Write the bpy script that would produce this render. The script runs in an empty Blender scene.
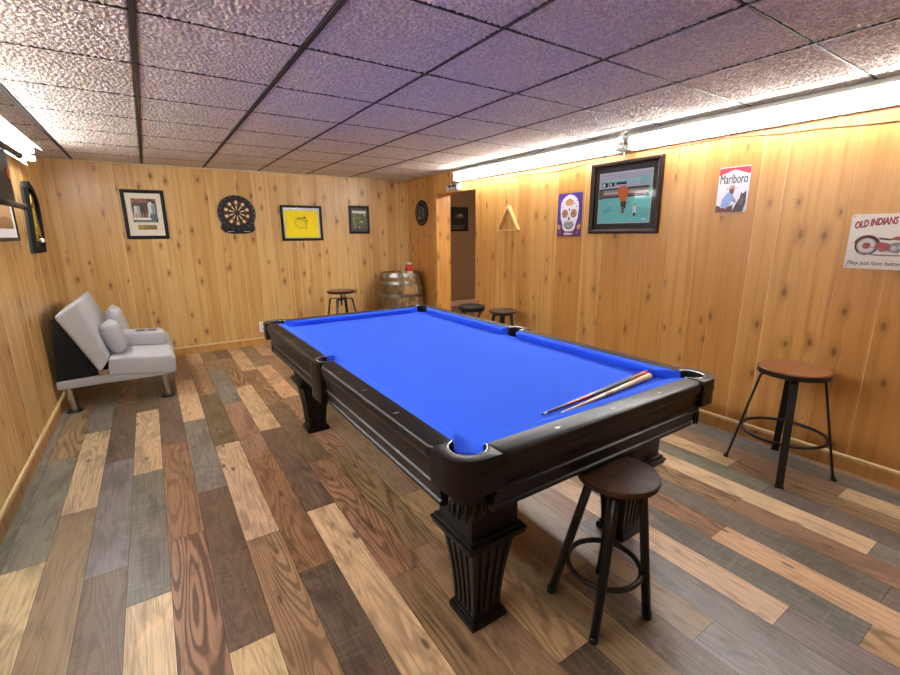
import bpy, bmesh, math, random
from mathutils import Vector, Matrix
random.seed(7)
PI = math.pi
SC = bpy.context.scene
COL = SC.collection

# ------------------------------------------------------------------ materials
class NT:
    def __init__(s, name):
        s.m = bpy.data.materials.new(name); s.m.use_nodes = True
        s.t = s.m.node_tree; s.n = s.t.nodes; s.l = s.t.links
        s.b = s.n['Principled BSDF']; s.out = s.n['Material Output']
    def new(s, typ, props=None, **ins):
        nd = s.n.new(typ)
        for k, v in (props or {}).items(): setattr(nd, k, v)
        for k, v in ins.items(): s.set(nd, k, v)
        return nd
    def set(s, nd, k, v):
        key = int(k[1:]) if (k[0] == 'i' and k[1:].isdigit()) else k.replace('_', ' ')
        sock = nd.inputs[key]
        if isinstance(v, bpy.types.NodeSocket): s.l.new(v, sock)
        else: sock.default_value = v
    def math(s, op, a, b=0.0, c=None, clamp=False):
        nd = s.n.new('ShaderNodeMath'); nd.operation = op; nd.use_clamp = clamp
        for i, v in enumerate((a, b, c)):
            if v is None: continue
            if isinstance(v, bpy.types.NodeSocket): s.l.new(v, nd.inputs[i])
            else: nd.inputs[i].default_value = v
        return nd.outputs[0]
    def mix(s, fac, a, b, mode='MIX'):
        nd = s.n.new('ShaderNodeMix'); nd.data_type = 'RGBA'; nd.blend_type = mode
        for i, v in ((0, fac), (6, a), (7, b)):
            if isinstance(v, bpy.types.NodeSocket): s.l.new(v, nd.inputs[i])
            else: nd.inputs[i].default_value = v if not isinstance(v, tuple) else (*v[:3], 1)
        return nd.outputs[2]
    def step(s, x, lo, hi):           # smooth 0..1 from lo to hi
        nd = s.n.new('ShaderNodeMapRange'); nd.interpolation_type = 'SMOOTHSTEP'
        s.l.new(x, nd.inputs[0])
        for i, v in ((1, lo), (2, hi)):
            if isinstance(v, bpy.types.NodeSocket): s.l.new(v, nd.inputs[i])
            else: nd.inputs[i].default_value = v
        return nd.outputs[0]
    def noise(s, vec, scale, detail=3, rough=.5, dist=0.0):
        nd = s.new('ShaderNodeTexNoise', None, Scale=scale, Detail=detail, Roughness=rough, Distortion=dist)
        s.l.new(vec, nd.inputs['Vector']); return nd.outputs['Fac']
    def xyz(s, x, y, z):
        nd = s.n.new('ShaderNodeCombineXYZ')
        for i, v in enumerate((x, y, z)):
            if isinstance(v, bpy.types.NodeSocket): s.l.new(v, nd.inputs[i])
            else: nd.inputs[i].default_value = v
        return nd.outputs[0]
    def obj(s): return s.n.new('ShaderNodeTexCoord').outputs['Object']
    def pos(s): return s.n.new('ShaderNodeNewGeometry').outputs['Position']
    def sep(s, v):
        nd = s.n.new('ShaderNodeSeparateXYZ'); s.l.new(v, nd.inputs[0]); return nd.outputs
    def bump(s, h, strength, dist):
        nd = s.new('ShaderNodeBump', None, Strength=strength, Distance=dist); s.l.new(h, nd.inputs['Height'])
        s.l.new(nd.outputs[0], s.b.inputs['Normal']); return nd

def rgb(h):                            # sRGB hex -> linear
    h = h.lstrip('#'); c = [int(h[i:i+2], 16)/255 for i in (0, 2, 4)]
    return tuple(v/12.92 if v <= .04045 else ((v+.055)/1.055)**2.4 for v in c)

_cache = {}
def plain(name, col, rough=.5, metal=0.0, var=.12, scale=40, coat=0.0, bump=0.0, bscale=200, spec=.5):
    if name in _cache: return _cache[name]
    if isinstance(col, str): col = rgb(col)
    k = NT(name); o = k.obj()
    f = k.noise(o, scale, 3)
    dark = tuple(c*(1-var) for c in col); lite = tuple(min(1, c*(1+var)) for c in col)
    k.set(k.b, 'Base Color', k.mix(f, dark, lite))
    k.b.inputs['Roughness'].default_value = rough; k.b.inputs['Metallic'].default_value = metal
    k.b.inputs['Specular IOR Level'].default_value = spec
    if coat: k.b.inputs['Coat Weight'].default_value = coat; k.b.inputs['Coat Roughness'].default_value = .08
    if bump: k.bump(k.noise(o, bscale, 2), 1.0, bump)
    _cache[name] = k.m; return k.m

def emit(name, col, strength):
    k = NT(name); k.b.inputs['Base Color'].default_value = (.9, .9, .9, 1)
    k.b.inputs['Emission Color'].default_value = (*col, 1); k.b.inputs['Emission Strength'].default_value = strength
    return k.m

def glass_pane():
    k = NT('picture_glass')
    tr = k.new('ShaderNodeBsdfTransparent'); gl = k.new('ShaderNodeBsdfGlossy', None, Roughness=.03)
    fr = k.new('ShaderNodeFresnel', None, IOR=1.16); mx = k.n.new('ShaderNodeMixShader')
    k.l.new(fr.outputs[0], mx.inputs[0]); k.l.new(tr.outputs[0], mx.inputs[1]); k.l.new(gl.outputs[0], mx.inputs[2])
    k.l.new(mx.outputs[0], k.out.inputs['Surface']); return k.m

def knotty_pine(name, tint=(1, 1, 1), knots=1.0):
    k = NT(name)
    at = k.new('ShaderNodeVertexColor', {'layer_name': 'plank'})
    r, g, b = k.new('ShaderNodeSeparateColor', None, Color=at.outputs[0]).outputs[:3]
    x, y, z = k.sep(k.pos()); h = k.math('ADD', x, y)
    off = k.math('MULTIPLY', g, 37.0)
    # knots: one candidate per cell, a share of them present
    zc = k.math('ADD', k.math('MULTIPLY', z, 3.1), off)
    vo = k.new('ShaderNodeTexVoronoi', {'voronoi_dimensions': '2D', 'feature': 'F1'}, Scale=1.0, Randomness=.95)
    k.l.new(k.xyz(k.math('MULTIPLY', h, 6.0), zc, 0), vo.inputs['Vector'])
    d = k.math('MULTIPLY', vo.outputs['Distance'], .17)          # ~ metres
    cr = k.sep(vo.outputs['Color'])
    has = k.math('GREATER_THAN', cr[0], .45)
    rad = k.math('MULTIPLY_ADD', cr[1], .010, .0065)
    wob = k.noise(k.xyz(h, z, off), 60, 2); dw = k.math('ADD', d, k.math('MULTIPLY_ADD', wob, .008, -.004))
    core = k.math('MULTIPLY', k.step(dw, k.math('MULTIPLY', rad, 1.25), k.math('MULTIPLY', rad, .55)), has)
    halo = k.math('MULTIPLY', k.step(dw, k.math('MULTIPLY', rad, 3.6), rad), has)
    # vertical grain that flows round the knots
    hg = k.math('ADD', h, k.math('MULTIPLY', halo, .02))
    v1 = k.xyz(k.math('ADD', k.math('MULTIPLY', hg, 1.0), off), off, k.math('MULTIPLY', z, .035))
    n1 = k.noise(v1, 26, 4, .55, .4)
    n2 = k.noise(k.xyz(hg, off, k.math('MULTIPLY', z, .02)), 150, 2, .6)
    n3 = k.noise(k.xyz(h, off, k.math('MULTIPLY', z, .5)), 2.2, 2)
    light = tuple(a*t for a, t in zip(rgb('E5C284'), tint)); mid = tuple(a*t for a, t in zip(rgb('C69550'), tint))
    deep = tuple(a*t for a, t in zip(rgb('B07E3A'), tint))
    base = k.mix(k.math('ADD', k.math('MULTIPLY', r, .75), k.math('MULTIPLY', n3, .3)), light, mid)
    base = k.mix(k.math('MULTIPLY', k.step(n1, .42, .72), .62), base, deep)
    base = k.mix(k.math('MULTIPLY', n2, .22), base, deep)
    base = k.mix(k.math('MULTIPLY', halo, .45*knots), base, rgb('8E5A28'))
    base = k.mix(k.math('MULTIPLY', core, .75*knots), base, rgb('5A3416'))
    base = k.mix(k.math('MULTIPLY', b, .75), base, rgb('F4E2B8'))  # pale groove faces: bevel highlights put into the colour
    k.set(k.b, 'Base Color', base)
    k.b.inputs['Roughness'].default_value = .42; k.b.inputs['Coat Weight'].default_value = .25; k.b.inputs['Coat Roughness'].default_value = .25
    k.bump(n1, .15, .002)
    return k.m

def laminate():
    k = NT('laminate_floor')
    at = k.new('ShaderNodeVertexColor', {'layer_name': 'plank'})
    col = at.outputs['Color']; rnd = at.outputs['Alpha']
    par = k.new('ShaderNodeVertexColor', {'layer_name': 'grain'})
    cath, saw, knot = k.new('ShaderNodeSeparateColor', None, Color=par.outputs[0]).outputs[:3]
    x, y, z = k.sep(k.pos())
    off = k.math('MULTIPLY', rnd, 53.0)
    xo = k.math('ADD', x, off); yo = k.math('ADD', y, off)
    # cathedral rings
    warp = k.noise(k.xyz(xo, k.math('MULTIPLY', yo, .11), off), 7.5, 1, .4)
    jit = k.noise(k.xyz(xo, k.math('MULTIPLY', yo, .3), off), 60, 2)
    ph = k.math('MULTIPLY_ADD', jit, 1.6, k.math('MULTIPLY_ADD', warp, 120.0, k.math('MULTIPLY', xo, 25.0)))
    ring = k.math('MULTIPLY_ADD', k.math('SINE', ph), .5, .5)
    ring = k.step(ring, .38, .95)
    fine = k.noise(k.xyz(xo, k.math('MULTIPLY', yo, .03), off), 140, 3, .6)
    broad = k.noise(k.xyz(xo, k.math('MULTIPLY', yo, .35), off), 9, 3, .6, .6)
    blot = k.noise(k.xyz(xo, yo, off), 5.0, 3, .55)
    sawn = k.noise(k.xyz(k.math('MULTIPLY', xo, .12), yo, off), 75, 2, .7)
    ringw = k.math('MULTIPLY', ring, cath)
    dark = k.mix(1.0, col, rgb('7C6C5A'), 'MULTIPLY')
    c = k.mix(k.math('MULTIPLY', ringw, .75), col, dark)
    c = k.mix(k.math('MULTIPLY', k.step(fine, .45, .75), .45), c, dark)
    c = k.mix(k.math('MULTIPLY', k.step(broad, .48, .66), .4), c, dark)
    c = k.mix(k.math('MULTIPLY', k.math('MULTIPLY', k.step(sawn, .5, .7), saw), .28), c, rgb('B0A090'))
    lite = k.mix(1.0, c, (1.45, 1.42, 1.38), 'MULTIPLY')
    c = k.mix(k.math('MULTIPLY', k.step(blot, .46, .72), .22), c, lite)
    vo = k.new('ShaderNodeTexVoronoi', {'voronoi_dimensions': '2D'}, Scale=1.0)
    k.l.new(k.xyz(k.math('MULTIPLY', xo, 5), k.math('MULTIPLY', yo, 1.9), 0), vo.inputs['Vector'])
    kd = k.math('ADD', vo.outputs['Distance'], k.math('MULTIPLY_ADD', blot, .06, -.03))
    c = k.mix(k.math('MULTIPLY', k.step(kd, .075, .03), k.math('MULTIPLY', knot, .75)), c, rgb('3A2518'))
    k.set(k.b, 'Base Color', c)
    k.set(k.b, 'Roughness', k.math('MULTIPLY_ADD', fine, .16, .27))
    k.b.inputs['Specular IOR Level'].default_value = .55
    k.bump(k.math('ADD', fine, k.math('MULTIPLY', ringw, -.8)), .25, .0012)
    return k.m

def ceiling_tile():
    k = NT('textured_ceiling_tile'); p = k.pos()
    w = k.noise(p, 34, 2, .55, 2.2); w2 = k.noise(p, 95, 2, .55, 1.0)
    h = k.math('ADD', k.step(w, .42, .60), k.math('MULTIPLY', w2, .5))
    pg = k.noise(p, 62, 2, .55, 1.5)
    base = k.mix(k.noise(p, 2.5, 2), rgb('F6ECE2'), rgb('FCF4EC'))
    k.set(k.b, 'Base Color', k.mix(k.step(pg, .44, .60), rgb('D8CAC0'), base))
    k.b.inputs['Roughness'].default_value = .95; k.b.inputs['Specular IOR Level'].default_value = .1
    k.bump(h, .5, .004)
    return k.m

def felt():
    k = NT('blue_felt'); o = k.pos()
    f = k.noise(o, 900, 2); g = k.noise(o, 6, 2)
    c = k.mix(f, rgb('2452D8'), rgb('2E66F0')); k.set(k.b, 'Base Color', k.mix(k.math('MULTIPLY', g, .25), c, rgb('3E6BFF')))
    k.b.inputs['Roughness'].default_value = .9; k.b.inputs['Specular IOR Level'].default_value = .15
    k.b.inputs['Sheen Weight'].default_value = .15; k.b.inputs['Sheen Tint'].default_value = (.3, .45, 1, 1)
    k.bump(f, .3, .0006); return k.m

def lacquer():
    k = NT('espresso_lacquer'); o = k.obj(); x, y, z = k.sep(o)
    n = k.noise(k.xyz(k.math('MULTIPLY', x, 1.0), k.math('MULTIPLY', y, 1.0), k.math('MULTIPLY', z, .2)), 60, 3)
    k.set(k.b, 'Base Color', k.mix(n, (.0035, .003, .003), (.009, .0065, .006)))
    k.b.inputs['Roughness'].default_value = .34; k.b.inputs['Specular IOR Level'].default_value = .38
    return k.m

def seat_wood(name, a, b, scale=9, rough=.4):
    k = NT(name); o = k.obj(); x, y, z = k.sep(o)
    n = k.noise(k.xyz(x, k.math('MULTIPLY', y, .25), z), scale*5, 4, .6, .5); m = k.noise(o, scale*1.6, 3, .6, .8)
    k.set(k.b, 'Base Color', k.mix(k.math('MULTIPLY_ADD', n, .5, k.math('MULTIPLY', k.step(m, .35, .65), .5)), rgb(a), rgb(b)))
    k.b.inputs['Roughness'].default_value = rough; k.bump(n, .2, .001); return k.m

def fabric(name, col):
    k = NT(name); o = k.obj(); f = k.noise(o, 420, 2); g = k.noise(o, 9, 3)
    c = rgb(col); k.set(k.b, 'Base Color', k.mix(k.math('MULTIPLY_ADD', f, .6, k.math('MULTIPLY', g, .4)), tuple(v*.8 for v in c), tuple(min(1, v*1.15) for v in c)))
    k.b.inputs['Roughness'].default_value = .95; k.b.inputs['Specular IOR Level'].default_value = .15
    k.b.inputs['Sheen Weight'].default_value = .2; k.bump(k.math('ADD', f, k.math('MULTIPLY', g, 2.0)), .5, .002); return k.m

def stave_wood():
    k = NT('oak_staves'); at = k.new('ShaderNodeVertexColor', {'layer_name': 'plank'}); r = k.sep(at.outputs[0])[0]
    o = k.obj(); x, y, z = k.sep(o); n = k.noise(k.xyz(x, y, k.math('MULTIPLY', z, .12)), 70, 4, .6); m = k.noise(o, 8, 3)
    c = k.mix(r, rgb('6E5330'), rgb('A58350')); c = k.mix(k.step(n, .4, .7), c, rgb('4A3620')); c = k.mix(k.math('MULTIPLY', k.step(m, .5, .7), .5), c, rgb('37291A'))
    k.set(k.b, 'Base Color', c); k.b.inputs['Roughness'].default_value = .6; k.bump(n, .4, .002); return k.m

M = dict(
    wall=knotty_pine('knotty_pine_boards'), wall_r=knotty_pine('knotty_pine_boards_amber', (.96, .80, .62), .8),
    trimwood=knotty_pine('pine_trim', (.84, .72, .56), .5),
    floor=laminate(), tile=ceiling_tile(), grid=plain('ceiling_grid', '2A221C', .6),
    felt=felt(), lac=lacquer(), leather=plain('black_leather', '0C0B0B', .45, bump=.001, bscale=300),
    chrome=plain('polished_metal', 'C8C8C8', .18, 1.0, .05), black=plain('black_powder_coat', '100F0F', .42, var=.2),
    blackm=plain('black_plastic', '121214', .35), sight=plain('pearl_inlay', 'B9B4AA', .25),
    rustic=seat_wood('rustic_elm_seat', '160B05', '5A3216', 9, .55), oakseat=seat_wood('walnut_brown_seat', '6A3A1C', '8A5430', 6, .3),
    dimseat=seat_wood('drab_brown_seat', '5B4526', '7F6238', 6, .4),
    grey=fabric('grey_linen', 'B2B2B6'), darkcloth=fabric('black_lining', '141416'),
    stave=stave_wood(), hoop=plain('galvanised_hoop', '8F8C88', .35, 1.0, .25, 15),
    housing=plain('white_enamel', 'E6E4E0', .4, var=.02), tube=emit('fluorescent_tube', (.95, .985, 1.0), 17.5),
    glass=glass_pane(), white=plain('white_plastic', 'E8E6E2', .35, var=.03),
    brown=plain('dark_brown_paint', '96785A', .6, var=.05), pinkbase=plain('beige_gloss_paint', 'D9B9A8', .35, var=.04),
    hallc=plain('hall_ceiling_paint', 'A89884', .8), frameb=plain('black_frame_lacquer', '0B0A0A', .45, spec=.3),
    framebr=plain('dark_brown_frame', '2A150E', .4, spec=.3), paper=plain('cream_mat_board', 'E6DCCB', .8, var=.03),
    red=plain('red_glaze', 'C8141A', .3), clear=None,
)
def clear_glass():
    k = NT('clear_glass'); k.b.inputs['Transmission Weight'].default_value = 1; k.b.inputs['Roughness'].default_value = .02
    k.b.inputs['Base Color'].default_value = (.95, .97, .97, 1); k.b.inputs['IOR'].default_value = 1.45; return k.m
M['clear'] = clear_glass()
def ink(name, col, rough=.45): return plain('print_'+name, col, rough, var=.05, scale=60)

# ------------------------------------------------------------------ mesh helpers
def BM(): return bmesh.new()
def absorb(dst, src, mi=None):
    if mi is not None:
        for f in src.faces: f.material_index = mi
    me = bpy.data.meshes.new('tmp'); src.to_mesh(me); src.free(); dst.from_mesh(me); bpy.data.meshes.remove(me)
def box(bm, x0, x1, y0, y1, z0, z1, mi=0, bev=0.0, seg=2, mat=None):
    t = BM(); bmesh.ops.create_cube(t, size=1.0)
    bmesh.ops.scale(t, vec=(x1-x0, y1-y0, z1-z0), verts=t.verts); bmesh.ops.translate(t, vec=((x0+x1)/2, (y0+y1)/2, (z0+z1)/2), verts=t.verts)
    if bev: bmesh.ops.bevel(t, geom=t.edges[:], offset=bev, segments=seg, profile=.6, affect='EDGES')
    if mat is not None: t.transform(mat)
    absorb(bm, t, mi)
def tube(bm, pts, r, seg=12, closed=False, mi=0, caps=True):
    pts = [Vector(p) for p in pts]; n = len(pts); rings = []
    rr = r if isinstance(r, (list, tuple)) else [r]*n
    up = None
    for i, p in enumerate(pts):
        a = pts[(i-1) % n] if (closed or i > 0) else p; b = pts[(i+1) % n] if (closed or i < n-1) else p
        t = (b-a).normalized()
        if up is None: up = Vector((0, 0, 1)) if abs(t.z) < .9 else Vector((1, 0, 0))
        s = t.cross(up).normalized(); up = s.cross(t).normalized()
        rings.append([bm.verts.new(p + s*math.cos(2*PI*j/seg)*rr[i] + up*math.sin(2*PI*j/seg)*rr[i]) for j in range(seg)])
    fs = []
    for i in range(n if closed else n-1):
        A, B = rings[i], rings[(i+1) % n]
        for j in range(seg): fs.append(bm.faces.new((A[j], A[(j+1) % seg], B[(j+1) % seg], B[j])))
    if not closed and caps: fs.append(bm.faces.new(rings[0][::-1])); fs.append(bm.faces.new(rings[-1]))
    for f in fs: f.material_index = mi
def lathe(bm, prof, c=(0, 0, 0), seg=40, mi=0, axis=None):
    t = BM(); rings = []
    for r, z in prof:
        if r < 1e-6: rings.append([t.verts.new((0, 0, z))])
        else: rings.append([t.verts.new((r*math.cos(2*PI*j/seg), r*math.sin(2*PI*j/seg), z)) for j in range(seg)])
    for A, B in zip(rings, rings[1:]):
        for j in range(seg):
            k = (j+1) % seg
            if len(A) == 1 and len(B) == 1: continue
            if len(A) == 1: t.faces.new((A[0], B[k], B[j]))
            elif len(B) == 1: t.faces.new((A[j], A[k], B[0]))
            else: t.faces.new((A[j], A[k], B[k], B[j]))
    if len(rings[0]) > 1 and rings[0] is not rings[-1]: pass
    bmesh.ops.recalc_face_normals(t, faces=t.faces)
    if axis is not None: t.transform(axis)
    bmesh.ops.translate(t, vec=c, verts=t.verts); absorb(bm, t, mi)
def prism(bm, poly, h0, h1, fn=None, mi=0, bev=0.0):
    """extrude a 2D polygon from height h0 to h1; fn maps (u,v,h) to a point"""
    fn = fn or (lambda u, v, h: (u, v, h)); t = BM()
    A = [t.verts.new(fn(u, v, h0)) for u, v in poly]; B = [t.verts.new(fn(u, v, h1)) for u, v in poly]
    n = len(poly); bot = t.faces.new(A[::-1]); top = t.faces.new(B)
    for i in range(n): t.faces.new((A[i], A[(i+1) % n], B[(i+1) % n], B[i]))
    bmesh.ops.recalc_face_normals(t, faces=t.faces)
    if bev: bmesh.ops.bevel(t, geom=[e for e in top.edges], offset=bev, segments=2, profile=.6, affect='EDGES')
    big = [f for f in t.faces if len(f.verts) > 4]
    if big: bmesh.ops.triangulate(t, faces=big)
    absorb(bm, t, mi)
def loft(bm, secs, mi=0, caps=True):
    """secs: list of equal-length point rings"""
    R = [[bm.verts.new(p) for p in s] for s in secs]; n = len(R[0]); fs = []
    for A, B in zip(R, R[1:]):
        for j in range(n): fs.append(bm.faces.new((A[j], A[(j+1) % n], B[(j+1) % n], B[j])))
    if caps: fs.append(bm.faces.new(R[0][::-1])); fs.append(bm.faces.new(R[-1]))
    for f in fs: f.material_index = mi
    bmesh.ops.recalc_face_normals(bm, faces=fs)
def make(name, bm, mats, parent=None, world=False, smooth=35, loc=None, recalc=False):
    """one mesh object; world=True: coordinates are world ones, moved into the parent's (unrotated) frame"""
    if parent is not None and world: bmesh.ops.translate(bm, vec=-parent.location, verts=bm.verts)
    if loc is not None: bmesh.ops.translate(bm, vec=-Vector(loc), verts=bm.verts)
    if recalc: bmesh.ops.recalc_face_normals(bm, faces=bm.faces)
    if smooth:
        for f in bm.faces: f.smooth = True
        for e in bm.edges:
            if len(e.link_faces) == 2 and e.calc_face_angle(0) > math.radians(smooth): e.smooth = False
            elif len(e.link_faces) != 2: e.smooth = False
    me = bpy.data.meshes.new(name); bm.to_mesh(me); bm.free()
    for m in (mats if isinstance(mats, (list, tuple)) else [mats]): me.materials.append(m)
    o = bpy.data.objects.new(name, me); COL.objects.link(o)
    if parent is not None: o.parent = parent
    if loc is not None: o.location = loc
    return o
def tag(o, label, cat, group=None):
    o['label'] = label; o['category'] = cat
    if group: o['group'] = group
    return o
def thing(name, label, cat, loc, rz=0.0, group=None):
    o = bpy.data.objects.new(name, None); COL.objects.link(o); o.location = loc; o.rotation_euler = (0, 0, rz)
    o.empty_display_size = .1
    return tag(o, label, cat, group)
def struct(name, bm, mats, smooth=0):
    o = make(name, bm, mats, smooth=smooth); o['kind'] = 'structure'; return o
def dup(root, loc, rz, label, group=None, scale=1.0):
    r = root.copy(); COL.objects.link(r); r.location = loc; r.rotation_euler = (0, 0, rz); r.scale = (scale,)*3
    r['label'] = label
    if group: r['group'] = group
    for ch in list(root.children):
        c = ch.copy(); COL.objects.link(c); c.parent = r
        for g in ch.children:
            d = g.copy(); COL.objects.link(d); d.parent = c
    return r
def arc(cx, cy, r, a0, a1, n=16): return [(cx+r*math.cos(math.radians(a0+(a1-a0)*i/n)), cy+r*math.sin(math.radians(a0+(a1-a0)*i/n))) for i in range(n+1)]
def circ(cx, cy, rx, ry=None, n=24): ry = ry or rx; return [(cx+rx*math.cos(2*PI*i/n), cy+ry*math.sin(2*PI*i/n)) for i in range(n)]
def rrect(x0, x1, y0, y1, r, n=5):
    return arc(x1-r, y0+r, r, -90, 0, n)+arc(x1-r, y1-r, r, 0, 90, n)+arc(x0+r, y1-r, r, 90, 180, n)+arc(x0+r, y0+r, r, 180, 270, n)

class Flat:
    """flat printed artwork standing in the local x-z plane, facing -y; every shape sits a hair in front of the last"""
    def __init__(s, y0, step=.00025): s.bm = BM(); s.y = y0; s.st = step; s.mats = []; s.layer = 0
    def mi(s, m):
        if m not in s.mats: s.mats.append(m)
        return s.mats.index(m)
    def poly(s, pts, m, same=False):
        if not same: s.layer += 1
        y = s.y - s.layer*s.st
        f = s.bm.faces.new([s.bm.verts.new((u, y, v)) for u, v in pts]); f.material_index = s.mi(m)
        f.normal_update()
        if f.normal.y > 0: f.normal_flip()
        if len(pts) > 4: bmesh.ops.triangulate(s.bm, faces=[f])
    def rect(s, x0, x1, z0, z1, m, same=False): s.poly([(x0, z0), (x1, z0), (x1, z1), (x0, z1)], m, same)
    def line(s, pts, w, m, closed=False, same=False):
        if not same: s.layer += 1
        y = s.y - s.layer*s.st; P = [Vector(p) for p in pts]
        if closed: P.append(P[0])
        for a, b in zip(P, P[1:]):
            d = (b-a)
            if d.length < 1e-7: continue
            d.normalize(); n = Vector((-d.y, d.x))*w/2; e = d*w*.3
            q = [a-e+n, a-e-n, b+e-n, b+e+n]
            f = s.bm.faces.new([s.bm.verts.new((u, y, v)) for u, v in q]); f.material_index = s.mi(m); f.normal_update()
            if f.normal.y > 0: f.normal_flip()
    def text(s, body, x, z, width, height, m, bold=0.0, shear=0.0, warp=None):
        cu = bpy.data.curves.new('t', 'FONT'); cu.body = body; cu.offset = bold; cu.shear = shear; cu.resolution_u = 3
        ob = bpy.data.objects.new('t', cu); COL.objects.link(ob)
        me = bpy.data.meshes.new_from_object(ob.evaluated_get(bpy.context.evaluated_depsgraph_get()))
        bpy.data.objects.remove(ob); bpy.data.curves.remove(cu)
        xs = [v.co.x for v in me.vertices]; ys = [v.co.y for v in me.vertices]
        sx = width/(max(xs)-min(xs)); sy = height/(max(ys)-min(ys)); s.layer += 1; y = s.y-s.layer*s.st
        vs = []
        for v in me.vertices:
            u, w = x+(v.co.x-min(xs))*sx, z+(v.co.y-min(ys))*sy
            if warp: u, w = warp(u, w)
            vs.append(s.bm.verts.new((u, y, w)))
        for p in me.polygons:
            try: f = s.bm.faces.new([vs[i] for i in p.vertices])
            except ValueError: continue
            f.material_index = s.mi(m); f.normal_update()
            if f.normal.y > 0: f.normal_flip()
        bpy.data.meshes.remove(me)
    def done(s, name, parent): return make(name, s.bm, s.mats, parent, smooth=0)

# ------------------------------------------------------------------ room
XL, XR, YB, YF, H = -.7972, 3.4281, 6.3135, -1.7, 2.2345

def plank_wall(name, along, fixed, a0, a1, z0, z1, inward, mat, thick, opening=None, seed=1, widths=(.095, .13, .165, .19)):
    """tongue-and-groove boards; along 'x' or 'y'; inward = +1/-1 direction of the room along the fixed axis"""
    rd = random.Random(seed); bm = BM(); lay = bm.loops.layers.float_color.new('plank')
    P = (lambda a, d, z: (a, fixed+inward*(-d), z)) if along == 'x' else (lambda a, d, z: (fixed+inward*(-d), a, z))
    cuts = [a0]
    while cuts[-1] < a1-.06: cuts.append(cuts[-1]+rd.choice(widths))
    cuts[-1] = a1
    if opening:
        for v in opening[:2]:
            cuts = sorted([c for c in cuts if abs(c-v) > .03]+[v])
    g, dp = .0034, .0022
    def quad(pts, col):
        f = bm.faces.new([bm.verts.new(p) for p in pts])
        for lp in f.loops: lp[lay] = col
    for i, (a, b) in enumerate(zip(cuts, cuts[1:])):
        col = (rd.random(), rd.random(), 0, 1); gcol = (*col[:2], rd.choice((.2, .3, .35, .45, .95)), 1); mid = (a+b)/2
        zz = [(z0, z1)]
        if opening and opening[0] < mid < opening[1]: zz = [(opening[2], z1)]
        for lo, hi in zz:
            quad([P(a+g, 0, lo), P(b-g, 0, lo), P(b-g, 0, hi), P(a+g, 0, hi)], col)
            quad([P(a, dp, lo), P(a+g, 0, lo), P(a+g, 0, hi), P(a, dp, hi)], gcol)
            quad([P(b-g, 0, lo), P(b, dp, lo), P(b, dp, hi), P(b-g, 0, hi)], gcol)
    col = (.4, .3, 0, 1)
    def slab(a, b, lo, hi):
        pts = [P(x, d, z) for d in (dp+.0005, thick) for x in (a, b) for z in (lo, hi)]
        for idx in ((0, 1, 3, 2), (4, 5, 7, 6), (0, 2, 6, 4), (1, 3, 7, 5), (0, 1, 5, 4), (2, 3, 7, 6)): quad([pts[j] for j in idx], col)
    if opening:
        slab(a0, opening[0], z0, z1); slab(opening[1], a1, z0, z1); slab(opening[0], opening[1], opening[2], z1)
    else: slab(a0, a1, z0, z1)
    bmesh.ops.recalc_face_normals(bm, faces=bm.faces)
    for f in bm.faces:                       # boards face the room
        c = f.calc_center_median(); fi = c.y if along == 'x' else c.x
        nv = f.normal.y if along == 'x' else f.normal.x
        if abs(fi-fixed) < dp*.9 and nv*inward < 0: f.normal_flip()
    return struct(name, bm, mat)

OPEN = (4.555, 5.505, 1.992)
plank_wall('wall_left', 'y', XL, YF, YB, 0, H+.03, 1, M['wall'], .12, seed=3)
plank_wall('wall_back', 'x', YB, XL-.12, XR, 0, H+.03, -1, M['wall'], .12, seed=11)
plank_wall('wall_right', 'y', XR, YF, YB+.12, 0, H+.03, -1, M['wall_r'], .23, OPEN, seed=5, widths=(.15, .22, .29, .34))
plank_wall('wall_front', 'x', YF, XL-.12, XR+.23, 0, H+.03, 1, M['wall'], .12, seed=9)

# floor: staggered laminate planks 0.157 x 1.206 m
TONE = dict(t=('D0AE88', .4, .0, .9), T=('D6B893', .35, .0, .8), o=('BC946C', .7, 0, .9), b=('A07E60', 1.0, 0, .6), r=('957453', .7, 0, .5), d=('6A5646', .5, .4, .3),
            k=('745E4C', .5, .3, .3), u=('987A60', .35, .0, .5), g=('827B74', .35, .3, .4), G=('746E67', .35, .7, .3))
ROWS = {-2: (2.45, 'ubGgbu'), -1: (2.488, 'bTgbuk'), 0: (2.887, 'butgbt'), 1: (2.244, 'ukgkbu'), 2: (1.962, 'kTGtkb'), 3: (2.327, 'ubrkdb'),
        4: (1.512, 'uTdgtuub'), 5: (2.117, 'ubtkbtu'), 6: (1.761, 'bdrugub'), 7: (2.19, 'bTktbk'), 8: (2.713, 'rbkbtu'), 9: (2.82, 'urbtub'),
        10: (.83, 'udoukbt'), 11: (1.4, 'uurkbgt'), 12: (1.1, 'dkurkgb'), 13: (.62, 'kgubtgk'), 14: (1.3, 'ggutbgu'), 15: (.487, 'ggTgugt'),
        16: (.279, 'toGuGutb'), 17: (.874, 'ttbgbgu'), 18: (1.5, 'GGuGgtGu'), 19: (.95, 'uubutbg'), 20: (.412, 'ugTgGut'), 21: (.914, 'uGggutGub'),
        22: (1.162, 'ubTgGtub'), 23: (.655, 'tTubgGut'), 24: (1.6, 'gGgugtub'), 25: (.9, 'gugutGb')}
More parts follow.
